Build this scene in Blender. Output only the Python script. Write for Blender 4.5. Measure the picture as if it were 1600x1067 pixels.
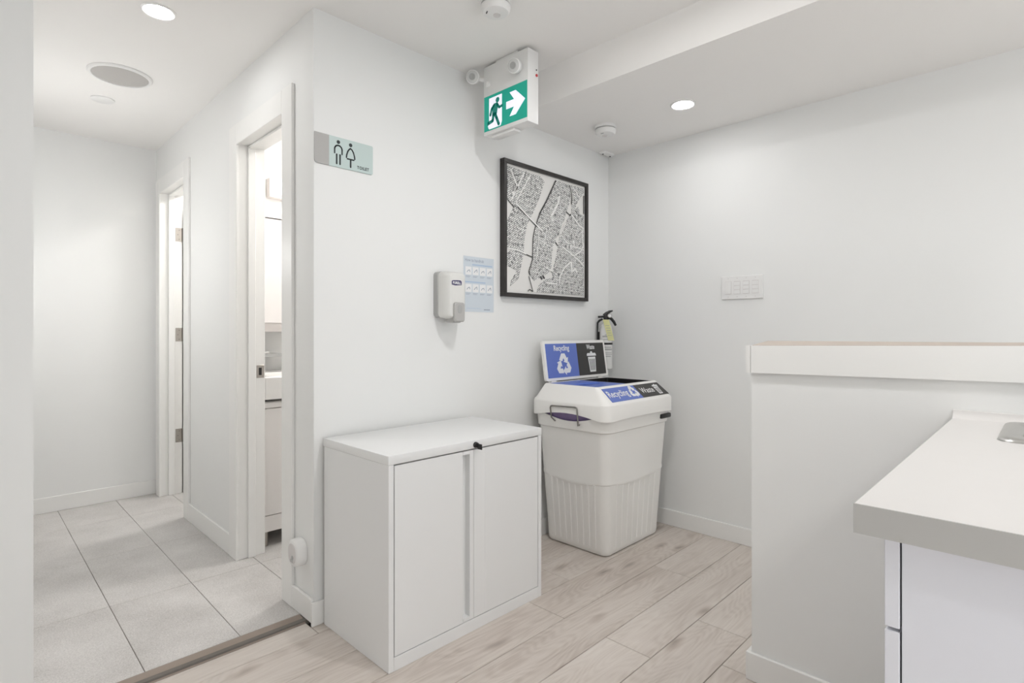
import bpy, bmesh, math, random
from mathutils import Vector, Matrix

random.seed(7)
S = bpy.context.scene
COL = S.collection
for o in list(bpy.data.objects):
    bpy.data.objects.remove(o)

# ------------------------------------------------------------------ camera
cam_d = bpy.data.cameras.new('camera')
cam = bpy.data.objects.new('camera', cam_d)
COL.objects.link(cam)
cam.location = (-2.8723, -1.9753, 1.10)
cam.rotation_euler = (math.radians(90), 0, math.radians(44.4 - 90))
cam_d.sensor_width = 36.0
cam_d.lens = 864.0 / 1600.0 * 36.0
cam_d.shift_y = (517.0 - 533.5) / 1600.0
cam_d.clip_start = 0.05
S.camera = cam

# ------------------------------------------------------------------ world, exposure
W = bpy.data.worlds.new('world')
S.world = W
W.use_nodes = True
bg = W.node_tree.nodes['Background']
bg.inputs[0].default_value = (0.72, 0.87, 1.0, 1)      # even overcast sky
bg.inputs[1].default_value = 0.7
S.view_settings.view_transform = 'Standard'
S.view_settings.look = 'None'
S.view_settings.gamma = 1.0
S.view_settings.use_curve_mapping = False
S.view_settings.exposure = 0.28

LAMP_MAIN = 72.0       # recessed ceiling lamps
LAMP_CORR = 80.0       # recessed corridor lamp
FILL_ROOM = 360.0      # added recessed lamps, out of view, that brighten floor and ceiling
FILL_CORR = 85.0     # added globe on the hidden corridor wall, brightens the corridor
LAMP_WASH = 60.0       # ceiling domes beyond the doorways
LAMP_BULB = 7.0        # vanity light bulbs
FILL_GLOBE = 12.0      # added unseen globes behind the viewer, lifting ceiling and walls


# ------------------------------------------------------------------ materials
def lin(c):
    return tuple(((v / 255) / 12.92 if v / 255 <= 0.04045 else ((v / 255 + 0.055) / 1.055) ** 2.4) for v in c) + (1,)


def mat(name, rgb, rough=0.5, metal=0.0, bump=0.0, bscale=200.0, var=0.0, vscale=6.0, coat=0.0, emit=0.0, spec=0.5):
    """procedural material: noise-modulated colour and fine relief"""
    m = bpy.data.materials.new(name)
    m.use_nodes = True
    nt = m.node_tree
    N, L = nt.nodes, nt.links
    b = N['Principled BSDF']
    b.inputs['Roughness'].default_value = rough
    b.inputs['Metallic'].default_value = metal
    b.inputs['Specular IOR Level'].default_value = spec
    b.inputs['Coat Weight'].default_value = coat
    col = lin(rgb)
    geo = N.new('ShaderNodeNewGeometry')
    nz = N.new('ShaderNodeTexNoise')
    nz.inputs['Scale'].default_value = vscale
    nz.inputs['Detail'].default_value = 3
    L.new(geo.outputs['Position'], nz.inputs['Vector'])
    mx = N.new('ShaderNodeMix')
    mx.data_type = 'RGBA'
    mx.inputs[6].default_value = tuple(v * (1 - var) for v in col[:3]) + (1,)
    mx.inputs[7].default_value = tuple(min(1, v * (1 + var)) for v in col[:3]) + (1,)
    L.new(nz.outputs['Fac'], mx.inputs[0])
    L.new(mx.outputs[2], b.inputs['Base Color'])
    if bump > 0:
        n2 = N.new('ShaderNodeTexNoise')
        n2.inputs['Scale'].default_value = bscale
        n2.inputs['Detail'].default_value = 4
        L.new(geo.outputs['Position'], n2.inputs['Vector'])
        bp = N.new('ShaderNodeBump')
        bp.inputs['Strength'].default_value = bump
        bp.inputs['Distance'].default_value = 0.002
        L.new(n2.outputs['Fac'], bp.inputs['Height'])
        L.new(bp.outputs['Normal'], b.inputs['Normal'])
    if emit > 0:
        L.new(mx.outputs[2], b.inputs['Emission Color'])
        b.inputs['Emission Strength'].default_value = emit
    return m


def wood_floor():
    m = bpy.data.materials.new('grey_oak_laminate')
    m.use_nodes = True
    nt = m.node_tree
    N, L = nt.nodes, nt.links
    b = N['Principled BSDF']
    geo = N.new('ShaderNodeNewGeometry')
    oi = N.new('ShaderNodeObjectInfo')
    off = N.new('ShaderNodeVectorMath'); off.operation = 'SCALE'
    cmb = N.new('ShaderNodeCombineXYZ')
    L.new(oi.outputs['Random'], cmb.inputs[0]); L.new(oi.outputs['Random'], cmb.inputs[1]); L.new(oi.outputs['Random'], cmb.inputs[2])
    L.new(cmb.outputs[0], off.inputs[0]); off.inputs['Scale'].default_value = 37.0
    add = N.new('ShaderNodeVectorMath'); add.operation = 'ADD'
    L.new(geo.outputs['Position'], add.inputs[0]); L.new(off.outputs[0], add.inputs[1])

    def mapped(sx, sy):
        mp = N.new('ShaderNodeMapping')
        mp.inputs['Scale'].default_value = (sx, sy, 1)
        L.new(add.outputs[0], mp.inputs['Vector'])
        return mp
    # cathedral grain: a field stretched along the board, cut into contour lines
    n1 = N.new('ShaderNodeTexNoise'); n1.inputs['Scale'].default_value = 1.0; n1.inputs['Detail'].default_value = 1.5
    L.new(mapped(1.5, 7.0).outputs[0], n1.inputs['Vector'])
    mul = N.new('ShaderNodeMath'); mul.operation = 'MULTIPLY'; mul.inputs[1].default_value = 150.0
    L.new(n1.outputs['Fac'], mul.inputs[0])
    sn = N.new('ShaderNodeMath'); sn.operation = 'SINE'
    L.new(mul.outputs[0], sn.inputs[0])
    # fine fibres
    n2 = N.new('ShaderNodeTexNoise'); n2.inputs['Scale'].default_value = 1.0; n2.inputs['Detail'].default_value = 5
    n2.inputs['Roughness'].default_value = 0.65
    L.new(mapped(5.0, 110.0).outputs[0], n2.inputs['Vector'])
    # broad tonal streaks
    n3 = N.new('ShaderNodeTexNoise'); n3.inputs['Scale'].default_value = 1.0; n3.inputs['Detail'].default_value = 2
    L.new(mapped(2.2, 9.0).outputs[0], n3.inputs['Vector'])
    # knots
    vo = N.new('ShaderNodeTexVoronoi'); vo.inputs['Scale'].default_value = 1.0
    L.new(mapped(2.6, 7.5).outputs[0], vo.inputs['Vector'])
    kn = N.new('ShaderNodeMapRange'); kn.inputs[1].default_value = 0.03; kn.inputs[2].default_value = 0.20
    kn.inputs[3].default_value = 1.0; kn.inputs[4].default_value = 0.0
    L.new(vo.outputs['Distance'], kn.inputs[0])
    kp = N.new('ShaderNodeMath'); kp.operation = 'MULTIPLY'
    L.new(kn.outputs[0], kp.inputs[0]); L.new(n2.outputs['Fac'], kp.inputs[1])
    # sum into a ramp
    a1 = N.new('ShaderNodeMath'); a1.operation = 'MULTIPLY_ADD'; a1.inputs[1].default_value = 0.045; a1.inputs[2].default_value = 0.0
    L.new(sn.outputs[0], a1.inputs[0])
    a2 = N.new('ShaderNodeMath'); a2.operation = 'MULTIPLY_ADD'; a2.inputs[1].default_value = 0.55
    L.new(n2.outputs['Fac'], a2.inputs[0]); L.new(a1.outputs[0], a2.inputs[2])
    a3 = N.new('ShaderNodeMath'); a3.operation = 'MULTIPLY_ADD'; a3.inputs[1].default_value = 0.55
    L.new(n3.outputs['Fac'], a3.inputs[0]); L.new(a2.outputs[0], a3.inputs[2])
    a4 = N.new('ShaderNodeMath'); a4.operation = 'MULTIPLY_ADD'; a4.inputs[1].default_value = -0.75
    L.new(kp.outputs[0], a4.inputs[0]); L.new(a3.outputs[0], a4.inputs[2])
    a5 = N.new('ShaderNodeMath'); a5.operation = 'MULTIPLY_ADD'; a5.inputs[1].default_value = 0.16
    L.new(oi.outputs['Random'], a5.inputs[0]); L.new(a4.outputs[0], a5.inputs[2])
    cr = N.new('ShaderNodeValToRGB')
    e = cr.color_ramp.elements
    e[0].position = 0.10; e[0].color = lin((134, 122, 113))
    e[1].position = 0.95; e[1].color = lin((228, 220, 212))
    x = e.new(0.42); x.color = lin((194, 182, 172))
    x = e.new(0.62); x.color = lin((212, 202, 193))
    L.new(a5.outputs[0], cr.inputs[0])
    L.new(cr.outputs[0], b.inputs['Base Color'])
    b.inputs['Roughness'].default_value = 0.42
    bp = N.new('ShaderNodeBump'); bp.inputs['Strength'].default_value = 0.12; bp.inputs['Distance'].default_value = 0.001
    L.new(n2.outputs['Fac'], bp.inputs['Height']); L.new(bp.outputs[0], b.inputs['Normal'])
    return m


def tile_mat():
    m = bpy.data.materials.new('grey_stone_tile')
    m.use_nodes = True
    nt = m.node_tree
    N, L = nt.nodes, nt.links
    b = N['Principled BSDF']
    geo = N.new('ShaderNodeNewGeometry')
    oi = N.new('ShaderNodeObjectInfo')
    nf = N.new('ShaderNodeTexNoise'); nf.inputs['Scale'].default_value = 230; nf.inputs['Detail'].default_value = 3
    L.new(geo.outputs['Position'], nf.inputs['Vector'])
    nb = N.new('ShaderNodeTexNoise'); nb.inputs['Scale'].default_value = 4; nb.inputs['Detail'].default_value = 5
    L.new(geo.outputs['Position'], nb.inputs['Vector'])
    a = N.new('ShaderNodeMath'); a.operation = 'MULTIPLY_ADD'; a.inputs[1].default_value = 0.75
    L.new(nf.outputs['Fac'], a.inputs[0])
    c = N.new('ShaderNodeMath'); c.operation = 'MULTIPLY_ADD'; c.inputs[1].default_value = 0.55; c.inputs[2].default_value = -0.12
    L.new(nb.outputs['Fac'], c.inputs[0]); L.new(c.outputs[0], a.inputs[2])
    d = N.new('ShaderNodeMath'); d.operation = 'MULTIPLY_ADD'; d.inputs[1].default_value = 0.06
    L.new(oi.outputs['Random'], d.inputs[0]); L.new(a.outputs[0], d.inputs[2])
    cr = N.new('ShaderNodeValToRGB')
    e = cr.color_ramp.elements
    e[0].position = 0.25; e[0].color = lin((172, 168, 164))
    e[1].position = 0.80; e[1].color = lin((224, 221, 218))
    L.new(d.outputs[0], cr.inputs[0]); L.new(cr.outputs[0], b.inputs['Base Color'])
    b.inputs['Roughness'].default_value = 0.55
    return m


def map_mat():
    """tiny laser-cut city blocks: white blocks, dark lines painting the shadows between them"""
    m = bpy.data.materials.new('cut_map_blocks')
    m.use_nodes = True
    nt = m.node_tree
    N, L = nt.nodes, nt.links
    b = N['Principled BSDF']
    geo = N.new('ShaderNodeNewGeometry')
    sp = N.new('ShaderNodeSeparateXYZ'); L.new(geo.outputs['Position'], sp.inputs[0])
    cb = N.new('ShaderNodeCombineXYZ'); L.new(sp.outputs['X'], cb.inputs[0]); L.new(sp.outputs['Z'], cb.inputs[1])
    mp = N.new('ShaderNodeMapping'); mp.inputs['Rotation'].default_value = (0, 0, math.radians(-33)); L.new(cb.outputs[0], mp.inputs['Vector'])
    br = N.new('ShaderNodeTexBrick')
    br.inputs['Scale'].default_value = 46.0
    br.inputs['Color1'].default_value = lin((244, 243, 240)); br.inputs['Color2'].default_value = lin((222, 221, 218)); br.inputs['Mortar'].default_value = lin((108, 108, 107))
    br.inputs['Mortar Size'].default_value = 0.055
    br.inputs['Brick Width'].default_value = 1.1; br.inputs['Row Height'].default_value = 0.42
    L.new(mp.outputs[0], br.inputs['Vector'])
    nz = N.new('ShaderNodeTexNoise'); nz.inputs['Scale'].default_value = 62; nz.inputs['Detail'].default_value = 3; nz.inputs['Roughness'].default_value = 0.7
    L.new(cb.outputs[0], nz.inputs['Vector'])
    mr = N.new('ShaderNodeMapRange'); mr.inputs[1].default_value = 0.37; mr.inputs[2].default_value = 0.50
    L.new(nz.outputs['Fac'], mr.inputs[0])
    mx = N.new('ShaderNodeMix'); mx.data_type = 'RGBA'
    mx.inputs[6].default_value = lin((112, 112, 111))
    L.new(mr.outputs[0], mx.inputs[0]); L.new(br.outputs['Color'], mx.inputs[7])
    L.new(mx.outputs[2], b.inputs['Base Color'])
    b.inputs['Roughness'].default_value = 0.6
    return m


M = dict(
    wall=mat('wall_paint', (240, 240, 238), 0.6, bump=0.04, bscale=350, var=0.008, vscale=3),
    ceil=mat('ceiling_paint', (247, 245, 242), 0.75, bump=0.03, bscale=300, var=0.006, vscale=2),
    trim=mat('trim_paint', (243, 242, 239), 0.35, var=0.008, vscale=9),
    wood=wood_floor(),
    tile=tile_mat(),
    grout=mat('grout', (120, 114, 108), 0.9, bump=0.2, var=0.06, vscale=60),
    underlay=mat('dark_underlay', (70, 62, 56), 0.9, var=0.05),
    strip=mat('taupe_metal_strip', (150, 137, 126), 0.4, metal=0.2, var=0.03, vscale=25),
    tanboard=mat('bare_board', (196, 184, 173), 0.6, var=0.05, vscale=12),
    steelwhite=mat('white_powder_coat', (238, 238, 237), 0.38, bump=0.03, bscale=600, var=0.006),
    laminate=mat('white_laminate_top', (224, 221, 218), 0.32, var=0.012, vscale=14),
    greyedge=mat('grey_laminate_edge', (186, 185, 182), 0.4, var=0.015, vscale=8),
    gloss=mat('gloss_white_cabinet', (232, 233, 240), 0.12, var=0.006, coat=0.3),
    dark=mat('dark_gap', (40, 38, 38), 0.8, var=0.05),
    black=mat('black_plastic', (32, 31, 31), 0.4, var=0.06, vscale=30),
    blackwood=mat('black_frame', (44, 40, 38), 0.35, var=0.12, vscale=30),
    binwhite=mat('bin_plastic', (246, 244, 240), 0.36, bump=0.03, bscale=500, var=0.01),
    binblue=mat('bin_blue_plastic', (92, 120, 206), 0.35, var=0.03),
    signblue=mat('print_blue', (100, 122, 198), 0.35, var=0.03, vscale=4),
    signblack=mat('print_black', (58, 56, 54), 0.4, var=0.04),
    signwhite=mat('print_white', (240, 240, 240), 0.45, var=0.01),
    ink=mat('print_ink', (38, 46, 48), 0.5, var=0.05),
    purple=mat('purple_liner', (132, 114, 156), 0.3, bump=0.3, bscale=60, var=0.15, vscale=25),
    steel=mat('brushed_steel', (150, 147, 143), 0.3, metal=1.0, bump=0.05, bscale=300, var=0.05, vscale=40),
    chrome=mat('satin_nickel', (176, 170, 164), 0.28, metal=1.0, var=0.05, vscale=40),
    sinksteel=mat('sink_steel', (196, 195, 192), 0.32, metal=1.0, bump=0.06, bscale=400, var=0.03, vscale=60),
    plate=mat('switch_plastic', (240, 239, 237), 0.3, var=0.006),
    rocker=mat('rocker_plastic', (222, 218, 216), 0.3, var=0.006),
    grey=mat('grey_plastic', (176, 176, 174), 0.4, var=0.02),
    disp=mat('dispenser_cover', (226, 225, 221), 0.28, var=0.012),
    lever=mat('dispenser_lever', (186, 184, 181), 0.3, var=0.02),
    navy=mat('navy_print', (52, 44, 96), 0.4, var=0.04),
    poster=mat('pale_blue_paper', (211, 219, 226), 0.3, var=0.02, vscale=15),
    posterband=mat('blue_band', (178, 198, 220), 0.35, var=0.03),
    postermark=mat('grey_blue_mark', (150, 160, 175), 0.4, var=0.05),
    mint=mat('mint_acrylic', (200, 215, 212), 0.3, var=0.02, vscale=12),
    alu=mat('brushed_aluminium', (182, 180, 177), 0.55, metal=0.0, bump=0.04, var=0.03),
    green=mat('exit_green', (16, 150, 130), 0.3, emit=0.35, var=0.06, vscale=10),
    exitwhite=mat('exit_white', (238, 236, 248), 0.3, emit=0.45, var=0.01),
    exitman=mat('exit_man', (22, 128, 116), 0.3, emit=0.22, var=0.03),
    red=mat('red_button', (196, 52, 56), 0.3, var=0.03),
    lens=mat('clear_lens', (215, 215, 213), 0.12, var=0.03, coat=0.6),
    lampglow=mat('lamp_glow', (252, 252, 253), 0.5, emit=LAMP_MAIN, var=0.0),
    fillglow=mat('fill_lamp_glow', (252, 252, 253), 0.5, emit=FILL_ROOM, var=0.0),
    corrfill=mat('corridor_fill_glow', (252, 252, 253), 0.5, emit=FILL_CORR, var=0.0),
    corrglow=mat('corridor_lamp_glow', (252, 252, 253), 0.5, emit=LAMP_CORR, var=0.0),
    bulbglow=mat('bulb_glow', (255, 252, 250), 0.5, emit=LAMP_BULB, var=0.0),
    washglow=mat('wash_glow', (255, 252, 250), 0.5, emit=LAMP_WASH, var=0.0),
    globe=mat('fill_globe_glow', (251, 252, 254), 0.4, emit=FILL_GLOBE, var=0.0),
    grille=mat('speaker_grille', (190, 187, 183), 0.7, bump=0.5, bscale=900, var=0.03, vscale=400),
    tag=mat('yellow_tag', (222, 220, 160), 0.6, var=0.04, vscale=40),
    extwhite=mat('cylinder_white', (232, 231, 228), 0.25, var=0.01),
    map=map_mat(),
    mapwhite=mat('map_white', (232, 230, 226), 0.6, var=0.01, vscale=20),
    maplight=mat('map_pale_line', (246, 245, 242), 0.6, var=0.02, vscale=60),
    mapdark=mat('map_dark_line', (66, 65, 64), 0.6, var=0.1, vscale=60),
    porcelain=mat('porcelain', (240, 238, 235), 0.12, coat=0.4, var=0.004),
    washcab=mat('washroom_cabinet', (240, 236, 233), 0.3, var=0.006),
    mirror=mat('mirror_glass', (236, 236, 236), 0.03, metal=1.0, var=0.004),
    greygap=mat('pale_grey_strip', (200, 194, 190), 0.5, var=0.02),  # plain pale grey for the mirror cabinet ledge and vanity light plate
)


# ------------------------------------------------------------------ mesh helpers
def link(o, parent=None):
    COL.objects.link(o)
    if parent is not None:
        o.parent = parent
    return o


def root_of(p):
    v = Vector((0, 0, 0))
    while p is not None:
        v += p.location
        p = p.parent
    return v


def tag(o, label=None, cat=None, group=None, kind=None):
    if label: o['label'] = label
    if cat: o['category'] = cat
    if group: o['group'] = group
    if kind: o['kind'] = kind
    return o


def thing(name, loc, label, cat, group=None, kind=None):
    o = bpy.data.objects.new(name, None)
    o.empty_display_size = 0.05
    o.location = loc
    link(o)
    return tag(o, label, cat, group, kind)


def mk(name, bm, m, parent=None, smooth=False, angle=35):
    """bm is in world coordinates; becomes one object with its origin at its base centre (or parent's frame)"""
    bmesh.ops.recalc_face_normals(bm, faces=bm.faces)
    base = root_of(parent)
    xs = [v.co.x for v in bm.verts]; ys = [v.co.y for v in bm.verts]; zs = [v.co.z for v in bm.verts]
    c = Vector(((min(xs) + max(xs)) / 2, (min(ys) + max(ys)) / 2, min(zs)))
    for v in bm.verts:
        v.co -= c
    me = bpy.data.meshes.new(name)
    bm.to_mesh(me); bm.free()
    me.materials.append(m if not isinstance(m, str) else M[m])
    if smooth:
        for p in me.polygons: p.use_smooth = True
        try:
            me.set_sharp_from_angle(angle=math.radians(angle))
        except Exception:
            pass
    o = bpy.data.objects.new(name, me)
    o.location = c - base
    return link(o, parent)


def BM(): return bmesh.new()


def add(bm, vs, fs):
    vv = [bm.verts.new(v) for v in vs]
    for f in fs:
        try:
            bm.faces.new([vv[i] for i in f])
        except ValueError:
            pass
    return vv


BOXF = [(0, 3, 2, 1), (4, 5, 6, 7), (0, 1, 5, 4), (1, 2, 6, 5), (2, 3, 7, 6), (3, 0, 4, 7)]


def box(bm, x0, x1, y0, y1, z0, z1, bev=0.0, seg=2):
    if bev > 0:
        t = bmesh.new()
        add(t, [(x0, y0, z0), (x1, y0, z0), (x1, y1, z0), (x0, y1, z0), (x0, y0, z1), (x1, y0, z1), (x1, y1, z1), (x0, y1, z1)], BOXF)
        bmesh.ops.bevel(t, geom=list(t.edges), offset=bev, segments=seg, profile=0.5, affect='EDGES')
        merge(bm, t)
    else:
        add(bm, [(x0, y0, z0), (x1, y0, z0), (x1, y1, z0), (x0, y1, z0), (x0, y0, z1), (x1, y0, z1), (x1, y1, z1), (x0, y1, z1)], BOXF)
    return bm


def merge(bm, t, mtx=None):
    mp = {}
    for v in t.verts:
        mp[v.index if False else v] = bm.verts.new(mtx @ v.co if mtx else v.co)
    for f in t.faces:
        try:
            bm.faces.new([mp[v] for v in f.verts])
        except ValueError:
            pass
    t.free()


def bx(name, dims, m, parent=None, bev=0.0, seg=2):
    return mk(name, box(BM(), *dims, bev=bev, seg=seg), m, parent, smooth=bev > 0)


def loft(bm, rings, cap0=True, cap1=True, closed=True):
    vs = [[bm.verts.new(p) for p in r] for r in rings]
    n = len(rings[0])
    for a, b in zip(vs[:-1], vs[1:]):
        for i in range(n if closed else n - 1):
            j = (i + 1) % n
            bm.faces.new((a[i], a[j], b[j], b[i]))
    if cap0: bm.faces.new(vs[0][::-1])
    if cap1: bm.faces.new(vs[-1])
    return bm


def rrect(x0, x1, y0, y1, r, z=0.0, n=6, zf=None):
    pts = []
    for cx, cy, a0 in ((x1 - r, y1 - r, 0), (x0 + r, y1 - r, 90), (x0 + r, y0 + r, 180), (x1 - r, y0 + r, 270)):
        for i in range(n + 1):
            a = math.radians(a0 + 90 * i / n)
            pts.append((cx + r * math.cos(a), cy + r * math.sin(a)))
    return [Vector((p[0], p[1], z)) for p in pts]


def lathe(bm, prof, c, ax=(0, 0, 1), n=28, cap0=True, cap1=True):
    """prof: (radius, distance along ax)"""
    ax = Vector(ax).normalized()
    u = ax.orthogonal().normalized(); w = ax.cross(u)
    rings = []
    for r, d in prof:
        rings.append([Vector(c) + ax * d + (u * math.cos(2 * math.pi * i / n) + w * math.sin(2 * math.pi * i / n)) * max(r, 1e-5) for i in range(n)])
    return loft(bm, rings, cap0, cap1)


def tube(bm, pts, r, n=10, caps=True):
    pts = [Vector(p) for p in pts]
    rings = []
    up = None
    for i, p in enumerate(pts):
        d = (pts[min(i + 1, len(pts) - 1)] - pts[max(i - 1, 0)]).normalized()
        if up is None: up = d.orthogonal().normalized()
        u = (up - d * up.dot(d)).normalized(); up = u
        w = d.cross(u)
        rr = r[i] if isinstance(r, (list, tuple)) else r
        rings.append([p + (u * math.cos(2 * math.pi * k / n) + w * math.sin(2 * math.pi * k / n)) * rr for k in range(n)])
    return loft(bm, rings, caps, caps)


class Plane:
    """2-D drawing on a flat surface: origin, right, up, outward normal"""
    def __init__(s, o, u, v):
        s.o = Vector(o); s.u = Vector(u).normalized(); s.v = Vector(v).normalized(); s.n = s.u.cross(s.v).normalized()

    def p(s, x, y, h=0.0): return s.o + s.u * x + s.v * y + s.n * h

    def poly(s, bm, pts, h0=0.0, h1=0.0006):
        a = [bm.verts.new(s.p(x, y, h0)) for x, y in pts]
        b = [bm.verts.new(s.p(x, y, h1)) for x, y in pts]
        n = len(pts)
        bm.faces.new(b)
        for i in range(n):
            j = (i + 1) % n
            bm.faces.new((a[i], a[j], b[j], b[i]))
        return bm

    def rect(s, bm, x0, x1, y0, y1, h0=0.0, h1=0.0006):
        return s.poly(bm, [(x0, y0), (x1, y0), (x1, y1), (x0, y1)], h0, h1)

    def disc(s, bm, cx, cy, r, h0=0.0, h1=0.0006, n=20, ry=None):
        ry = ry or r
        return s.poly(bm, [(cx + r * math.cos(2 * math.pi * i / n), cy + ry * math.sin(2 * math.pi * i / n)) for i in range(n)], h0, h1)

    def stroke(s, bm, pts, w, h0=0.0, h1=0.0006, rnd=True):
        for (x0, y0), (x1, y1) in zip(pts[:-1], pts[1:]):
            dx, dy = x1 - x0, y1 - y0
            l = math.hypot(dx, dy)
            if l < 1e-9: continue
            nx, ny = -dy / l * w / 2, dx / l * w / 2
            s.poly(bm, [(x0 - nx, y0 - ny), (x1 - nx, y1 - ny), (x1 + nx, y1 + ny), (x0 + nx, y0 + ny)], h0, h1)
        if rnd:
            for x, y in pts:
                s.disc(bm, x, y, w / 2, h0, h1, n=10)
        return bm

    def text(s, bm, body, x, y, size, h=0.0008, bold=0.0, width=None, align='LEFT', spacing=1.0):
        c = bpy.data.curves.new('t', 'FONT')
        c.body = body; c.size = size; c.align_x = align; c.offset = bold; c.space_character = spacing
        c.resolution_u = 3
        o = bpy.data.objects.new('t', c); COL.objects.link(o)
        dg = bpy.context.evaluated_depsgraph_get(); dg.update()
        me = o.evaluated_get(dg).to_mesh()
        vs = [v.co.copy() for v in me.vertices]; fs = [tuple(p.vertices) for p in me.polygons]
        o.evaluated_get(dg).to_mesh_clear()
        bpy.data.objects.remove(o); bpy.data.curves.remove(c)
        if width and vs:
            x0 = min(v.x for v in vs); x1 = max(v.x for v in vs)
            k = width / (x1 - x0)
            for v in vs: v.x = (v.x - x0) * k + (0 if align == 'LEFT' else -width / 2)
        vv = [bm.verts.new(s.p(x + v.x, y + v.y, h)) for v in vs]
        for f in fs:
            try: bm.faces.new([vv[i] for i in f])
            except ValueError: pass
        return bm


def struct(name, bm, m, parent=None, label=None, cat=None):
    o = mk(name, bm, m, parent)
    if parent is None:
        tag(o, label, cat, kind='structure')
    elif label:
        o['label'] = label
    return o


def shx(y):                       # the corridor runs a touch out of square with the room
    return 0.0115 * max(y, 0.0)


def shear(bm):
    for v in bm.verts:
        v.co.x += shx(v.co.y)
    return bm


# ================================================================== SETTING
HI, LO = 2.31, 2.181              # ceiling heights
TZ = 0.012                        # tiled floor level
XC = -1.914                       # corridor wall face (and end of the back wall)
YE = 2.335                        # corridor end wall

# ---- walls
b = BM(); box(b, XC, 0.0, 0.0, 0.10, 0.0, HI + 0.1); struct('wall_back', b, 'wall', None, 'plain white back wall carrying the framed map', 'wall')
b = BM(); box(b, 0.0, 0.12, -5.3, 0.10, 0.0, HI + 0.1); struct('wall_right', b, 'wall', None, 'plain white right wall with the light switches', 'wall')
b = BM(); box(b, -3.7, -2.709, 0.0, 0.10, 0.0, HI + 0.1); struct('wall_left', b, 'wall', None, 'white wall end at the left edge, before the corridor', 'wall')
b = BM(); box(b, -2.81, -2.709, 0.10, YE + 0.1, 0.0, HI + 0.1); struct('wall_corridor_left', b, 'wall', None, 'hidden left side wall of the tiled corridor', 'wall')
b = BM(); box(b, -2.81, -0.5, YE, YE + 0.1, 0.0, HI + 0.1); struct('wall_corridor_end', b, 'wall', None, 'white wall closing the far end of the tiled corridor', 'wall')
# corridor wall with two door openings
D1 = (0.258, 0.787, 1.985)        # washroom door: y0, y1, head
D2 = (1.655, 2.215, 2.005)        # far door
XI = -1.795                       # inner side of corridor wall
b = BM()
for y0, y1, z0, z1 in ((0.10, D1[0] - 0.02, 0, HI + .1), (D1[0] - 0.02, D1[1] + 0.02, D1[2] + 0.02, HI + .1), (D1[1] + 0.02, D2[0] - 0.02, 0, HI + .1),
                       (D2[0] - 0.02, D2[1] + 0.02, D2[2] + 0.02, HI + .1), (D2[1] + 0.02, YE, 0, HI + .1)):
    box(b, XC, XI, y0, y1, z0, z1)
shear(b)
struct('wall_corridor', b, 'wall', None, 'white corridor wall with the two doorways', 'wall')
# washroom and far room shells
b = BM(); box(b, XI + .02, -0.5, 1.30, 1.40, 0.0, HI + .1); struct('wall_washroom_rear', b, 'wall', None, 'white washroom wall behind the basin', 'wall')
b = BM(); box(b, -0.6, -0.5, 0.10, YE, 0.0, HI + .1); struct('wall_washroom_right', b, 'wall', None, 'hidden side wall of the washroom', 'wall')
# rear of the main room: big shopfront openings that let the daylight in
b = BM()
for x0, x1, z0, z1 in ((-3.7, 0.0, 0, 0.3), (-3.7, 0.0, 2.15, HI + .1), (-3.7, -3.3, .3, 2.15), (-0.4, 0.0, .3, 2.15), (-1.9, -1.82, .3, 2.15)):
    box(b, x0, x1, -5.3, -5.2, z0, z1)
struct('wall_rear', b, 'wall', None, 'shopfront wall behind the viewer', 'wall')
b = BM(); box(b, -3.7, -3.6, -5.2, 0.0, 0, HI + .1)  # set close in, out of view, to block lamp light from wall_left
struct('wall_side', b, 'wall', None, 'unseen side wall set close in to shade the left wall end', 'wall')

# ---- ceiling with the dropped part along the right wall
b = BM()
prof = [(-3.7, HI), (-0.940, HI), (-0.878, LO), (0.12, LO), (0.12, HI + .14), (-3.7, HI + .14)]
rings = [[Vector((x, y, z)) for x, z in prof] for y in (-5.3, 0.0)]
loft(b, rings)
box(b, -2.81, -0.5, 0.0, YE + .1, HI, HI + .14)
struct('ceiling', b, 'ceil', None, 'white ceiling with a lower section along the right wall', 'ceiling')

# ---- floors
b = BM(); box(b, -3.7, 0.12, -5.3, 0.04, -0.06, -0.009)
floor = struct('floor', b, 'underlay', None, 'grey oak laminate floor in the main room', 'floor')
seams = [0.0, -0.065, -0.258, -0.449, -0.638, -0.825, -1.007, -1.193, -1.384]
while seams[-1] > -5.1: seams.append(seams[-1] - 0.19)
known = {0: -0.674, 3: -1.22, 4: -0.555, 5: -1.217, 6: -0.873, 7: -1.086, 2: -0.95, 1: -1.4}
G = 0.0011


def plank(x0, x1, y0, y1):
    bm = BM()
    c = 0.0014
    x0 += G; x1 -= G; y0 += G; y1 -= G
    add(bm, [(x0, y0, -.009), (x1, y0, -.009), (x1, y1, -.009), (x0, y1, -.009),
             (x0, y0, -c), (x1, y0, -c), (x1, y1, -c), (x0, y1, -c),
             (x0 + c, y0 + c, 0), (x1 - c, y0 + c, 0), (x1 - c, y1 - c, 0), (x0 + c, y1 - c, 0)],
        [(0, 3, 2, 1), (0, 1, 5, 4), (1, 2, 6, 5), (2, 3, 7, 6), (3, 0, 4, 7),
         (4, 5, 9, 8), (5, 6, 10, 9), (6, 7, 11, 10), (7, 4, 8, 11), (8, 9, 10, 11)])
    mk('plank', bm, 'wood', floor)


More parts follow.
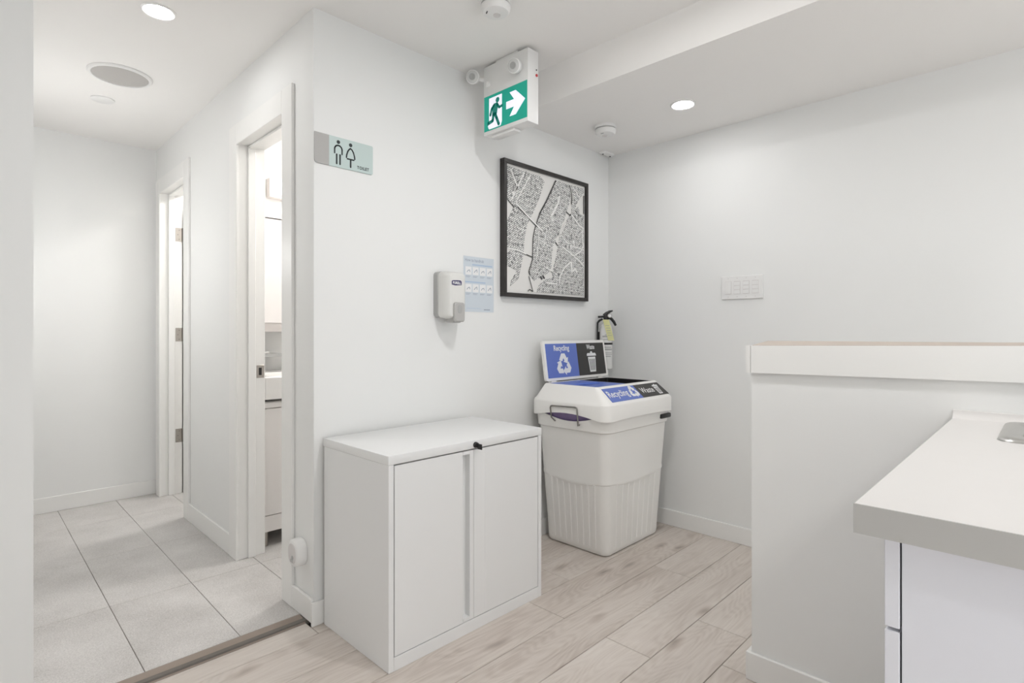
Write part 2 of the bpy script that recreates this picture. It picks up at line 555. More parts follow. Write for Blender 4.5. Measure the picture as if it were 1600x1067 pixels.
for k in range(len(seams) - 1):
    y1, y0 = seams[k], seams[k + 1]
    j = known.get(k, -random.uniform(0.2, 1.3))
    xs = [0.0]
    x = j
    while x < 0: x += 1.24
    x -= 1.24
    while x > -3.6:
        xs.append(x); x -= 1.24
    xs.append(-3.6)
    if k == 0: xs = [0.0, -0.674, XC - .0125, -2.709, -3.6]
    for a, c in zip(xs[1:], xs[:-1]):
        if c - a > 0.03: plank(a, c, y0, 0.037 if (k == 0 and -2.70 < (a + c) / 2 < XC) else y1)

b = BM(); box(b, -2.80, -0.5, 0.04, YE + .1, -0.06, TZ - 0.002)
tfloor = struct('floor_corridor', b, 'grout', None, 'grey stone tiled corridor and washroom floor', 'floor')
tx = [-2.709, -2.432, -2.142, -1.852, -1.562, -1.272, -0.982, -0.692]
ty = [0.09, 0.685, 1.295, 1.905, YE]
for i in range(len(tx) - 1):
    for j in range(len(ty) - 1):
        bm = BM()
        g = 0.0011
        x0, x1, y0, y1 = tx[i] + g, tx[i + 1] - g, ty[j] + g, ty[j + 1] - g
        c = 0.001
        add(bm, [(x0, y0, 0), (x1, y0, 0), (x1, y1, 0), (x0, y1, 0), (x0, y0, TZ - c), (x1, y0, TZ - c), (x1, y1, TZ - c), (x0, y1, TZ - c),
                 (x0 + c, y0 + c, TZ), (x1 - c, y0 + c, TZ), (x1 - c, y1 - c, TZ), (x0 + c, y1 - c, TZ)],
            [(0, 1, 5, 4), (1, 2, 6, 5), (2, 3, 7, 6), (3, 0, 4, 7), (4, 5, 9, 8), (5, 6, 10, 9), (6, 7, 11, 10), (7, 4, 8, 11), (8, 9, 10, 11)])
        mk('tile', shear(bm), 'tile', tfloor)

# transition strip between tile and laminate
b = BM()
rings = [[Vector((x, y, z)) for y, z in ((0.036, 0.0), (0.038, 0.003), (0.046, 0.007), (0.086, 0.0155), (0.092, 0.0145), (0.092, 0.0))] for x in (-2.709, XC - 0.014)]
loft(b, rings)
struct('trim_1', b, 'strip', None, 'taupe metal transition strip between tile and laminate', 'threshold')


# ---- baseboards
def base(name, x0, x1, y0, y1, z0, hgt, label, sh=False):
    bm = BM()
    box(bm, x0, x1, y0, y1, z0, z0 + hgt, bev=0.002, seg=1)
    if sh: shear(bm)
    return struct(name, bm, 'trim', None, label, 'baseboard')


base('baseboard_back', XC - 0.012, -0.0125, -0.012, 0.0, 0.0, 0.088, 'white baseboard along the back wall behind the cabinet')
base('baseboard_right', -0.012, 0.0, -5.2, -0.0005, 0.0, 0.088, 'white baseboard along the right wall by the bin')
base('baseboard_corridor', XC - 0.012, XC, 0.0005, 0.166, TZ, 0.088, 'short white baseboard between wall corner and washroom door', True)
base('baseboard_corridor_middle', XC - 0.012, XC, 0.882, 1.561, TZ, 0.10, 'white baseboard between the two corridor doorways', True)
base('baseboard_corridor_end', -2.709, XC + .02, YE - 0.012, YE, TZ, 0.092, 'white baseboard on the corridor end wall')


# ---- doors: casings, jambs, hardware
def casing_set(name, d, y_out0, y_out1, ztop, label):
    y0, y1, h = d
    r = thing(name, (XC, (y0 + y1) / 2, TZ), label, 'doorway', kind='structure')
    t = 0.013

    def pc(nm, x0, x1, ya, yb, z0, z1, m='trim', bev=0.002, lab=None):
        bm = BM(); box(bm, x0, x1, ya, yb, z0, z1, bev=bev, seg=1); shear(bm)
        o = mk(nm, bm, m, r)
        if lab: o['label'] = lab
        return o
    pc('casing', XC - t, XC, y_out0, y0 + .004, TZ, ztop)
    pc('casing', XC - t, XC, y1 - .004, y_out1, TZ, ztop)
    pc('head_casing', XC - t, XC, y0 + .0045, y1 - .0045, h - .004, ztop)
    # jamb lining
    pc('jamb', XC - 0.002, XI + 0.004, y1, y1 + 0.019, TZ, h + .019)
    pc('jamb', XC - 0.002, XI + 0.004, y0 - 0.019, y0, TZ, h + .019)
    pc('head_jamb', XC - 0.002, XI + 0.004, y0 + .0005, y1 - .0005, h, h + 0.019)
    # stops
    pc('door_stop', XC + 0.040, XC + 0.075, y1 - 0.012, y1 - .0003, TZ, h - .001)
    pc('door_stop', XC + 0.040, XC + 0.075, y0 + .0003, y0 + 0.012, TZ, h - .001)
    pc('door_stop', XC + 0.040, XC + 0.075, y0 + .0125, y1 - .0125, h - 0.012, h - .0003)
    return r, pc


d1, pc1 = casing_set('door_1', D1, 0.166, 0.881, 2.078, 'white doorway without a leaf in view, opening on the washroom')
# strike plate
sp = pc1('strike_plate', XC + 0.082, XC + 0.118, D1[1] - 0.0016, D1[1] - 0.0002, 0.872, 0.934, 'chrome', 0.0004, 'satin nickel strike plate')
bm = BM(); box(bm, XC + 0.092, XC + 0.106, D1[1] - 0.0020, D1[1] - 0.0014, 0.885, 0.921); mk('latch_hole', shear(bm), 'dark', sp)

d2, pc2 = casing_set('door_2', D2, 1.562, 2.300, 2.095, 'white doorway with three hinges at the far end of the corridor')
for z in (0.400, 1.075, 1.745):
    hx = XI + shx(2.2)
    hr = bx('hinge', (hx - 0.036, hx + 0.002, D2[1] - 0.0020, D2[1] - 0.0003, z - 0.045, z + 0.045), 'chrome', d2)
    hr['label'] = 'satin nickel butt hinge'
    bm = BM(); lathe(bm, [(0.006, 0), (0.006, 0.09)], (hx + 0.007, D2[1] - 0.008, z - 0.045), n=12); mk('knuckle', bm, 'steel', hr, smooth=True)
    for dz in (-0.03, 0.0, 0.03):
        bm = BM(); lathe(bm, [(0.004, 0), (0.003, 0.0008)], (hx - 0.022 + (0.008 if dz else 0), D2[1] - 0.0020, z + dz), ax=(0, -1, 0), n=10); mk('screw', bm, 'steel', hr)
bm = BM(); hx = XI + shx(2.2)
box(bm, hx + 0.016, hx + 0.55, D2[1] - 0.012, D2[1] + 0.024, TZ + 0.012, 1.985, bev=0.002, seg=1)
leaf = mk('door_leaf', bm, 'trim', d2)
bm = BM(); lathe(bm, [(0.011, 0), (0.011, 0.03), (0.027, 0.036), (0.029, 0.055), (0.018, 0.066)], (hx + 0.49, D2[1] - 0.012, 1.0), ax=(0, -1, 0), n=20); mk('door_knob', bm, 'chrome', leaf, smooth=True)

# ---- half wall with its fascia and bare top board
XP, YP = -1.093, -1.2935
pz = lambda y: 1.054 + 0.019 * (YP - y)                        # the cap climbs slightly towards the viewer
b = BM()
y_end = -2.49
bv = add(b, [(XP, YP, 0), (XP + .125, YP, 0), (XP + .125, y_end, 0), (XP, y_end, 0),
             (XP, YP, 1.050), (XP + .125, YP, 1.062), (XP + .125, y_end, 1.066), (XP, y_end, 1.070)], BOXF)
half = struct('wall_half', b, 'wall', None, 'white half wall beside the counter with a boxed cap', 'half wall')


def sl(bm, x0, x1, y0, y1, zb0, zb1, zt0, zt1):
    """bar whose bottom and top climb from y1 (far) to y0 (near)"""
    add(bm, [(x0, y0, zb1), (x1, y0, zb1), (x1, y1, zb0), (x0, y1, zb0), (x0, y0, zt1), (x1, y0, zt1), (x1, y1, zt0), (x0, y1, zt0)], BOXF)


b = BM(); sl(b, XP - .012, XP, y_end, YP - .002, 0.9685, 0.9865, 1.054, 1.0745); mk('fascia', b, 'trim', half)
b = BM(); box(b, XP - .010, XP + .125, YP, YP + .0145, 0.9690, 1.0545); mk('end_fascia', b, 'trim', half)
b = BM()
add(b, [(XP - .004, y_end, 1.0705), (XP + .125, y_end, 1.0665), (XP + .125, YP - .004, 1.0622), (XP - .004, YP - .004, 1.0503),
        (XP - .004, y_end, 1.0755), (XP + .125, y_end, 1.0715), (XP + .125, YP - .004, 1.0672), (XP - .004, YP - .004, 1.0553)], BOXF)
o = mk('top_board', b, 'tanboard', half); o['label'] = 'bare tan board on top'
b = BM(); box(b, XP - .0115, XP, y_end, YP + .0145, 0.0, 0.0880, bev=.002, seg=1)
struct('baseboard_half', b, 'trim', None, 'white baseboard along the foot of the half wall', 'baseboard')
b = BM(); box(b, XP + .0005, XP + .125, YP + .0005, YP + .0145, 0.0, 0.0880, bev=.002, seg=1)
struct('baseboard_half_end', b, 'trim', None, 'white baseboard across the end of the half wall', 'baseboard')

# ================================================================== COUNTER
CT = 0.8805
ctr = thing('countertop', (-1.58, -2.1, CT - .037), 'white laminate countertop with grey edge against the half wall', 'countertop')
SX0, SX1, SY0, SY1 = -1.412, -1.122, -2.42, -1.893            # sink cut-out (outer rim)
b = BM()
CX0, CX1, CY0, CY1 = -2.062, XP - .0005, -2.48, -1.794
# top slab as four bars around the sink hole
hx0, hx1, hy0, hy1 = SX0 + .022, SX1 - .022, SY0 + .02, SY1 - .030
for d in ((CX0, hx0, CY0, CY1), (hx1, CX1, CY0, CY1), (hx0, hx1, CY0, hy0), (hx0, hx1, hy1, CY1)):
    box(b, *d, CT - .0365, CT)
mk('worktop', b, 'laminate', ctr)
b = BM()
box(b, CX0 - .0012, CX0, CY0, CY1 + .0012, CT - .0375, CT - .0006); mk('end_edge', b, 'greyedge', ctr)['label'] = 'grey laminate edge band'
b = BM(); box(b, CX0, CX1, CY1, CY1 + .0012, CT - .0375, CT - .0006); mk('front_edge', b, 'greyedge', ctr)
b = BM()
rings = []
for y in (CY0, CY1):
    rings.append([Vector((CX1 - .022 + .020 * math.sin(t), y, CT + .020 - .020 * math.cos(t))) for t in [math.radians(a) for a in (0, 18, 36, 54, 72, 90)]] + [Vector((CX1, y, CT + .0215)), Vector((CX1, y, CT))])
loft(b, rings); mk('cove', b, 'laminate', ctr, smooth=True)

# sink
sk = thing('kitchen_sink', ((SX0 + SX1) / 2, (SY0 + SY1) / 2, CT - .16), 'stainless steel sink set into the white countertop', 'sink')


def rr2(x0, x1, y0, y1, r, z, n=6): return rrect(x0, x1, y0, y1, r, z, n)


b = BM()
loft(b, [rr2(SX0, SX1, SY0, SY1, .030, CT + .0002), rr2(SX0 + .002, SX1 - .002, SY0 + .002, SY1 - .002, .029, CT + .0045), rr2(SX0 + .007, SX1 - .007, SY0 + .007, SY1 - .007, .027, CT + .0075),
         rr2(SX0 + .040, SX1 - .040, SY0 + .030, SY1 - .034, .035, CT + .0068), rr2(SX0 + .043, SX1 - .043, SY0 + .033, SY1 - .038, .034, CT + .003)], cap0=False, cap1=False)
mk('rim', b, 'sinksteel', sk, smooth=True, angle=50)
b = BM()
loft(b, [rr2(SX0 + .043, SX1 - .043, SY0 + .033, SY1 - .038, .034, CT + .003), rr2(SX0 + .047, SX1 - .047, SY0 + .040, SY1 - .045, .04, CT - .10), rr2(SX0 + .06, SX1 - .06, SY0 + .055, SY1 - .06, .04, CT - .15)], cap0=False, cap1=True)
mk('basin', b, 'steel', sk, smooth=True, angle=60)
b = BM(); lathe(b, [(.04, 0), (.04, .003), (.03, .004), (.02, .001)], ((SX0 + SX1) / 2, (SY0 + SY1) / 2, CT - .1495)); mk('drain', b, 'black', sk, smooth=True)

# base cabinet under the counter
BX0 = -2.024
bc = thing('base_cabinet', (-1.56, -2.1, 0.0), 'glossy white base cabinet under the countertop', 'cabinet')
bz = CT - .0378
for nm, d in (('side_panel', (BX0, BX0 + .018, -2.42, -1.8375, 0.0, bz)), ('side_panel', (XP - .031, XP - .013, -2.42, -1.8375, 0.0, bz)),
              ('back_panel', (BX0 + .0185, XP - .0315, -2.42, -2.41, 0.10, bz)), ('bottom_panel', (BX0 + .0185, XP - .0315, -2.4095, -1.84, .10, .118)),
              ('toe_kick', (BX0 + .0185, XP - .0315, -1.90, -1.885, 0.0, .0995))):
    bx(nm, d, 'gloss', bc, bev=.0008, seg=1)
xm = (BX0 + XP - .013) / 2
for x0, x1 in ((BX0, xm - .002), (xm + .002, XP - .013)):
    dr = bx('drawer_front', (x0, x1, -1.8355, -1.819, .7195, bz - .006), 'gloss', bc, bev=.001, seg=1)
    b = BM(); tube(b, [((x0 + x1) / 2 - .06, -1.819, .775), ((x0 + x1) / 2 - .06, -1.795, .775), ((x0 + x1) / 2 + .06, -1.795, .775), ((x0 + x1) / 2 + .06, -1.819, .775)], .004); mk('handle', b, 'chrome', dr, smooth=True)
    dr = bx('door', (x0, x1, -1.8355, -1.819, .10, .7150), 'gloss', bc, bev=.001, seg=1)
    b = BM(); tube(b, [(x1 - .04, -1.819, .66), (x1 - .04, -1.795, .66), (x1 - .04, -1.795, .54), (x1 - .04, -1.819, .54)], .004); mk('handle', b, 'chrome', dr, smooth=True)

# ================================================================== STEEL STORAGE CABINET
KX0, KX1, KY0, KY1, KH = -1.885, -1.143, -0.4545, -0.016, 0.698
cab = thing('storage_cabinet', ((KX0 + KX1) / 2, (KY0 + KY1) / 2, 0), 'low white steel storage cabinet with two doors under the dispenser', 'cabinet')
b = BM()
box(b, KX0, KX1, KY0, KY1, KH - .030, KH, bev=.0015, seg=2); mk('top', b, 'steelwhite', cab, smooth=True)
b = BM()
box(b, KX0 + .0015, KX0 + .021, KY0, KY1 - .004, 0.0, KH - .0305, bev=.0012, seg=1); mk('side_panel', b, 'steelwhite', cab, smooth=True)
b = BM()
box(b, KX1 - .021, KX1 - .0015, KY0, KY1 - .004, 0.0, KH - .0305, bev=.0012, seg=1); mk('side_panel', b, 'steelwhite', cab, smooth=True)
bx('back_panel', (KX0 + .0215, KX1 - .0215, KY1 - .008, KY1 - .004, .0, KH - .0305), 'steelwhite', cab)
bx('bottom_rail', (KX0 + .0215, KX1 - .0215, KY0, KY0 + .40, 0.0, .0440), 'steelwhite', cab, bev=.0008, seg=1)
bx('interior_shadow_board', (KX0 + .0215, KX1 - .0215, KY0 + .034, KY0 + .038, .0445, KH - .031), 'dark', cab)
# left door with a folded finger pull; profile in plan, extruded in z
z0, z1 = .0468, KH - .0348
xl0, xl1 = KX0 + .0245, -1.5205
b = BM()
pf = [(xl0, KY0 + .001), (-1.572, KY0 + .001), (-1.571, KY0 + .003), (-1.566, KY0 + .029), (-1.541, KY0 + .029), (-1.5385, KY0 + .027), (-1.5385, KY0 + .002), (-1.5375, KY0 + .001), (xl1, KY0 + .001), (xl1, KY0 + .031), (xl0, KY0 + .031)]
loft(b, [[Vector((x, y, z)) for x, y in pf] for z in (z0, z1)]); mk('door', b, 'steelwhite', cab)
for zz in (z0, z1 - .012): bx('pull_end_cap', (-1.570, -1.5385, KY0 + .0012, KY0 + .0290, zz, zz + .012), 'steelwhite', cab)
b = BM()
pf = [(-1.5185, KY0 + .001), (-1.4645, KY0 + .001), (-1.463, KY0 + .0022), (-1.4615, KY0 + .001), (KX1 - .0245, KY0 + .001), (KX1 - .0245, KY0 + .031), (-1.5185, KY0 + .031)]
loft(b, [[Vector((x, y, z)) for x, y in pf] for z in (z0, z1)]); mk('door', b, 'steelwhite', cab)
# lock with its key
b = BM(); lathe(b, [(.011, 0), (.011, .004), (.009, .0055), (.009, .012), (.006, .013)], (-1.5120, KY0, .681), ax=(0, -1, 0), n=20)
lk = mk('lock', b, 'black', cab, smooth=True); lk['label'] = 'black cam lock with its key'
b = BM(); box(b, -1.5135, -1.5105, KY0 - .036, KY0 - .013, .667, .687, bev=.001); mk('key', b, 'black', lk)

# ================================================================== RECYCLING AND WASTE BIN
bn = thing('recycling_bin', (-.42, -.26, 0), 'tall white plastic double bin with recycling and waste signs', 'bin')
B0 = (-.648, -.152, -.434, -.050)
B1 = (-.742, -.150, -.498, -.058)


def brect(z, off=0.0):
    t = z / .69
    q = [a + (c - a) * t for a, c in zip(B0, B1)]
    return q[0] - off, q[1] + off, q[2] - off, q[3] + off


def bring(z, off=0.0, r=.045, zf=None):
    return rrect(*brect(z, off), r, z, 6)


def dense_ring(x0, x1, y0, y1, r, m=10, n=6):
    """rounded rectangle with extra points along the straight sides -> (points, bump 0..1 along side)"""
    out = []
    cs = [(x1 - r, y1 - r, 0), (x0 + r, y1 - r, 90), (x0 + r, y0 + r, 180), (x1 - r, y0 + r, 270)]
    for k, (cx, cy, a0) in enumerate(cs):
        for i in range(n + 1):
            a = math.radians(a0 + 90 * i / n)
            out.append((cx + r * math.cos(a), cy + r * math.sin(a), 0.0, k))
        c2 = cs[(k + 1) % 4]
        a = math.radians(a0 + 90)
        p = (cx + r * math.cos(a), cy + r * math.sin(a)); q = (c2[0] + r * math.cos(a), c2[1] + r * math.sin(a))
        for i in range(1, m):
            t = i / m
            out.append((p[0] + (q[0] - p[0]) * t, p[1] + (q[1] - p[1]) * t, math.sin(math.pi * t), k))
    return out


b = BM()
rings = []
for z, off, r in ((0.0, -.018, .026), (.004, -.007, .034), (.014, -.001, .039), (.03, 0, .040), (.10, 0, .045), (.30, 0, .047), (.348, 0, .047), (.352, .0022, .047), (.366, .0022, .047), (.374, 0.0004, .047), (.50, 0, .048), (.614, 0, .05), (.621, .0085, .055), (.645, .009, .056)):
    rings.append([Vector((x, y, z)) for x, y, t, k in dense_ring(*brect(z, off), r)])
# upper edge dips in the middle of the short sides (hand holds)
rings.append([Vector((x, y, .690 - (.030 * t if k == 1 else 0.004 * t))) for x, y, t, k in dense_ring(*brect(.69, .009), .056)])
rings.append([Vector((x, y, .690 - (.030 * t if k == 1 else 0.004 * t))) for x, y, t, k in dense_ring(*brect(.69, .002), .05)])
rings.append([Vector((x, y, .62)) for x, y, t, k in dense_ring(*brect(.62, -.004), .046)])
# arched belt line: sag the belt rings in the middle of each side
for ri in (6, 7, 8, 9):
    for v, (x, y, t, k) in zip(rings[ri], dense_ring(*brect(.35, 0), .047)):
        v.z += .022 * (1 - t) - .010
loft(b, rings, cap0=True, cap1=False)
mk('body', b, 'binwhite', bn, smooth=True, angle=28)
# moulded vertical ribs on the lower half


def rib(px, py, nx, ny, zt):
    bm = BM()
    tx_, ty_ = -ny, nx
    rings = []
    for z in (.035, zt):
        q = brect(z)
        if nx: cx, cy = (q[0] if nx < 0 else q[1]), q[2] + (q[3] - q[2]) * py
        else: cx, cy = q[0] + (q[1] - q[0]) * px, (q[2] if ny < 0 else q[3])
        rings.append([Vector((cx + tx_ * s + nx * h, cy + ty_ * s + ny * h, z)) for s, h in ((-.0085, -.001), (-.004, .0020), (.004, .0020), (.0085, -.001))])
    loft(bm, rings)
    mk('rib', bm, 'binwhite', bn, smooth=False)


for i in range(8):
    t = .17 + .66 * i / 7
    bow = math.sin(math.pi * t)
    for nx, ny in ((-1, 0), (0, -1), (1, 0)):
        rib(t, t, nx, ny, .352 + .012 * (1 - bow))

# liner bag showing in the gap under the lid
b = BM()
rings = []
for z, off in ((.60, -.012), (.66, -.003), (.705, .003)):
    rings.append([Vector((x + random.uniform(-.001, .001), y + random.uniform(-.001, .001), z)) for x, y, t, k in dense_ring(*brect(z, off), .045)])
loft(b, rings, False, False)
bag = mk('liner_bag', b, 'purple', bn, smooth=True); bag['label'] = 'purple bin liner showing under the lid'

# lid
LS = (-.760, -.134, -.518, -.040)       # shoulder
LD = (-.716, -.160, -.430, -.092)       # deck
b = BM()
rings = []
dr = dense_ring(*LS, .045)
rings.append([Vector((x, y, .681 + (.022 if k == 1 else .006) * t)) for x, y, t, k in dense_ring(LS[0] + .004, LS[1] - .004, LS[2] + .004, LS[3] - .004, .043)])
rings.append([Vector((x, y, .677 + (.022 if k == 1 else .006) * t)) for x, y, t, k in dr])
rings.append([Vector((x, y, .745)) for x, y, t, k in dr])
rings.append([Vector((x, y, .753)) for x, y, t, k in dense_ring(LS[0] + .003, LS[1] - .003, LS[2] + .003, LS[3] - .003, .043)])
rings.append([Vector((x, y, .759)) for x, y, t, k in dense_ring(LS[0] + .010, LS[1] - .008, LS[2] + .012, LS[3] - .008, .040)])
rings.append([Vector((x, y, .826)) for x, y, t, k in dense_ring(LD[0] - .001, LD[1] + .001, LD[2] - .001, LD[3] + .001, .020)])
rings.append([Vector((x, y, .831)) for x, y, t, k in dense_ring(LD[0] + .004, LD[1] - .004, LD[2] + .004, LD[3] - .004, .018)])
rings.append([Vector((x, y, .831)) for x, y, t, k in dense_ring(LD[0] + .014, LD[1] - .014, LD[2] + .014, LD[3] - .014, .012)])
rings.append([Vector((x, y, .800)) for x, y, t, k in dense_ring(LD[0] + .016, LD[1] - .016, LD[2] + .016, LD[3] - .016, .012)])
loft(b, rings, False, False)
lid = mk('lid', b, 'binwhite', bn, smooth=True, angle=30)
IX0, IX1, IY0, IY1 = LD[0] + .015, LD[1] - .015, LD[2] + .015, LD[3] - .015
xm = -.432
# blue recycling insert with a slot, as a plate bridged from rectangle to slot outline
b = BM()
nn = 40
outer, inner = [], []
ccx, ccy = (IX0 + xm) / 2, (IY0 + IY1) / 2
for i in range(nn):
    a = 2 * math.pi * (i + .5) / nn
    c_, s_ = math.cos(a), math.sin(a)
    hw, hh = (xm - IX0) / 2, (IY1 - IY0) / 2
    k = min(hw / max(abs(c_), 1e-6), hh / max(abs(s_), 1e-6))
    outer.append((ccx + c_ * k, ccy + s_ * k))
    rx, ry = .072, .040 + .022 * math.cos(a) ** 4
    inner.append((ccx + rx * c_, ccy + ry * s_))
loft(b, [[Vector((x, y, .812)) for x, y in outer], [Vector((x, y, .829)) for x, y in outer], [Vector((x, y, .829)) for x, y in [(ccx + (p[0] - ccx) * 1.14, ccy + (p[1] - ccy) * 1.14) for p in inner]],
         [Vector((x, y, .822)) for x, y in inner], [Vector((x, y, .79)) for x, y in inner]], False, False)
o = mk('recycling_insert', b, 'binblue', lid, smooth=True, angle=25); o['label'] = 'blue slotted recycling insert'
b = BM(); loft(b, [[Vector((x, y, .700)) for x, y in inner], [Vector((x, y, .7895)) for x, y in inner]], True, False); mk('slot_chute', b, 'dark', lid)
# black waste frame and well
b = BM()
o_ = rrect(xm, IX1, IY0, IY1, .006, 0, 3); i_ = rrect(xm + .016, IX1 - .016, IY0 + .016, IY1 - .016, .012, 0, 3)
loft(b, [[v + Vector((0, 0, .812)) for v in o_], [v + Vector((0, 0, .829)) for v in o_], [v + Vector((0, 0, .829)) for v in i_], [v + Vector((0, 0, .70)) for v in i_]], False, True)
o = mk('waste_opening', b, 'black', lid); o['label'] = 'black open waste chute'

# rear sign board, leaning back a little
BU = Vector((1, 0, 0)); BV = Vector((0, .030, .205)).normalized()
bl = Vector((-.703, -.101, .838))
Pb = Plane(bl, BU, BV)
bw, bh = .553, .2115
b = BM()
outl = [(0.012, 0), (bw - .012, 0), (bw - .003, .003), (bw, .012), (bw, bh - .012), (bw - .003, bh - .003), (bw - .012, bh), (.012, bh), (.003, bh - .003), (0, bh - .012), (0, .012), (.003, .003)]
Pb.poly(b, outl, -.014, 0.0)
b.faces.new([b.verts.new(Pb.p(x, y, -.014)) for x, y in outl[::-1]])
brd = mk('sign_board', b, 'binwhite', bn)
for x in (-.66, -.24): bx('hinge_lug', (x, x + .04, -.098, -.078, .826, .840), 'binwhite', brd)
mx = .282
b = BM(); Pb.rect(b, .018, mx, .014, bh - .016, 0, .0008); pr = mk('blue_print', b, 'signblue', brd)
b = BM(); Pb.rect(b, mx, bw - .016, .014, bh - .016, 0, .0008); mk('black_print', b, 'signblack', brd)


def recycle2(P, bm, cx, cy, r, h0, h1):
    """three chasing folded arrows around a triangle, clockwise"""
    s = 3 ** .5 / 2
    for k in range(3):
        a = -math.radians(120 * k)
        # piece on the top corner: folded band left of apex plus arrowhead to the right
        shp = [(-.20, .86), (.20, .86), (.42, .50), (.56, .58), (.46, .10), (-.02, .24), (.12, .32), (0, .52), (-.14, .28), (-.50, .38)]
        q = [(cx + r * (x * math.cos(a) - y * math.sin(a)), cy + r * (x * math.sin(a) + y * math.cos(a))) for x, y in shp]
        P.poly(bm, q, h0, h1)


def trash(P, bmw, bmk, cx, cy, w, h, h0, h1):
    """white can with lid; dark slots"""
    P.poly(bmw, [(cx - w * .44, cy + h * .70), (cx + w * .44, cy + h * .70), (cx + w * .34, cy), (cx - w * .34, cy)], h0, h1)
    P.poly(bmw, [(cx - w * .54, cy + h * .745), (cx + w * .54, cy + h * .745), (cx + w * .54, cy + h * .82), (cx + w * .46, cy + h * .88), (cx - w * .46, cy + h * .88), (cx - w * .54, cy + h * .82)], h0, h1)
    P.poly(bmw, [(cx - w * .12, cy + h * .87), (cx + w * .12, cy + h * .87), (cx + w * .12, cy + h * .93), (cx + w * .06, cy + h * .96), (cx - w * .06, cy + h * .96), (cx - w * .12, cy + h * .93)], h0, h1)
    for i in range(4):
        t = (i - 1.5) / 1.5
        P.poly(bmk, [(cx + w * (.27 * t - .035), cy + h * .60), (cx + w * (.27 * t + .035), cy + h * .60), (cx + w * (.21 * t + .03), cy + h * .08), (cx + w * (.21 * t - .03), cy + h * .08)], h1, h1 + .0004)


b = BM(); k_ = BM()
Pb.text(b, 'Recycling', .150, .158, .040, h=.0014, bold=.0009, width=.130, align='CENTER')
recycle2(Pb, b, .156, .080, .072, .0008, .0014)
mk('recycling_lettering', b, 'signwhite', brd)
b = BM()
Pb.text(b, 'Waste', .410, .160, .038, h=.0014, bold=.0009, width=.076, align='CENTER')
trash(Pb, b, k_, .412, .030, .080, .122, .0008, .0014)
mk('waste_lettering', b, 'signwhite', brd); mk('can_slots', k_, 'signblack', brd)['kind'] = 'stuff'

# front sign on the sloping lid face
y_t, z_t, y_b, z_b = -.4372, .8215, -.5008, .7648
FV = Vector((0, y_t - y_b, z_t - z_b)).normalized()
fl = math.hypot(y_t - y_b, z_t - z_b)
Pf = Plane(Vector((0, y_b, z_b)) , BU, FV)
fh = .0012
b = BM(); Pf.poly(b, [(-.694, 0.0), (-.420, 0.0), (-.423, fl), (-.694, fl)], fh - .003, fh); mk('front_blue_print', b, 'signblue', lid)
b = BM(); Pf.poly(b, [(-.420, 0.0), (-.164, 0.0), (-.182, fl), (-.423, fl)], fh - .003, fh); mk('front_black_print', b, 'signblack', lid)
b = BM(); k_ = BM()
Pf.text(b, 'Recycling', -.684, .028, .056, h=fh + .0006, bold=.0007, width=.172)
recycle2(Pf, b, -.464, .044, .046, fh, fh + .0006)
mk('front_recycling_lettering', b, 'signwhite', lid)
b = BM()
Pf.text(b, 'Waste', -.396, .026, .050, h=fh + .0006, bold=.0006, width=.122)
trash(Pf, b, k_, -.232, .008, .050, .070, fh, fh + .0006)
mk('front_waste_lettering', b, 'signwhite', lid); mk('front_can_slots', k_, 'signblack', lid)['kind'] = 'stuff'

# wire bail handle on the left side, folded black grip on the right
xw = LS[0] - .005
b = BM(); tube(b, [(xw + 0.016, -0.198, 0.6510), (xw + 0.000, -0.186, 0.6710), (xw + -0.001, -0.180, 0.7180), (xw + -0.001, -0.184, 0.7265), (xw + -0.001, -0.192, 0.7285), (xw + -0.001, -0.334, 0.7335), (xw + -0.001, -0.344, 0.7315), (xw + -0.001, -0.347, 0.7240), (xw + 0.000, -0.353, 0.6560), (xw + 0.000, -0.353, 0.6480), (xw + 0.020, -0.346, 0.6480)], .0038)
o = mk('bail_handle', b, 'steel', bn, smooth=True); o['label'] = 'grey wire bail handle'
b = BM(); box(b, -.262, -.165, -.516, -.440, .640, .664, bev=.006)
o = mk('side_grip', b, 'black', bn, smooth=True); o['label'] = 'black grip on the right side'

# ================================================================== FIRE EXTINGUISHER
EX, EY = -.100, -.052
ex = thing('fire_extinguisher', (EX, EY, .868), 'small white fire extinguisher with black head in the wall corner', 'fire extinguisher')
b = BM(); lathe(b, [(.030, .868), (.0365, .874), (.038, .884), (.038, 1.095), (.0365, 1.112), (.031, 1.130), (.022, 1.144), (.015, 1.150), (.014, 1.162)], (EX, EY, 0), n=32)
mk('cylinder', b, 'extwhite', ex, smooth=True)
vr = Vector((math.sin(math.radians(44.4)), -math.cos(math.radians(44.4)), 0))    # to the viewer's right
vf = Vector((-math.cos(math.radians(44.4)), -math.sin(math.radians(44.4)), 0))   # towards the room
E0 = Vector((EX, EY, 0))


def ep(r, f, z): return E0 + vr * r + vf * f + Vector((0, 0, z))


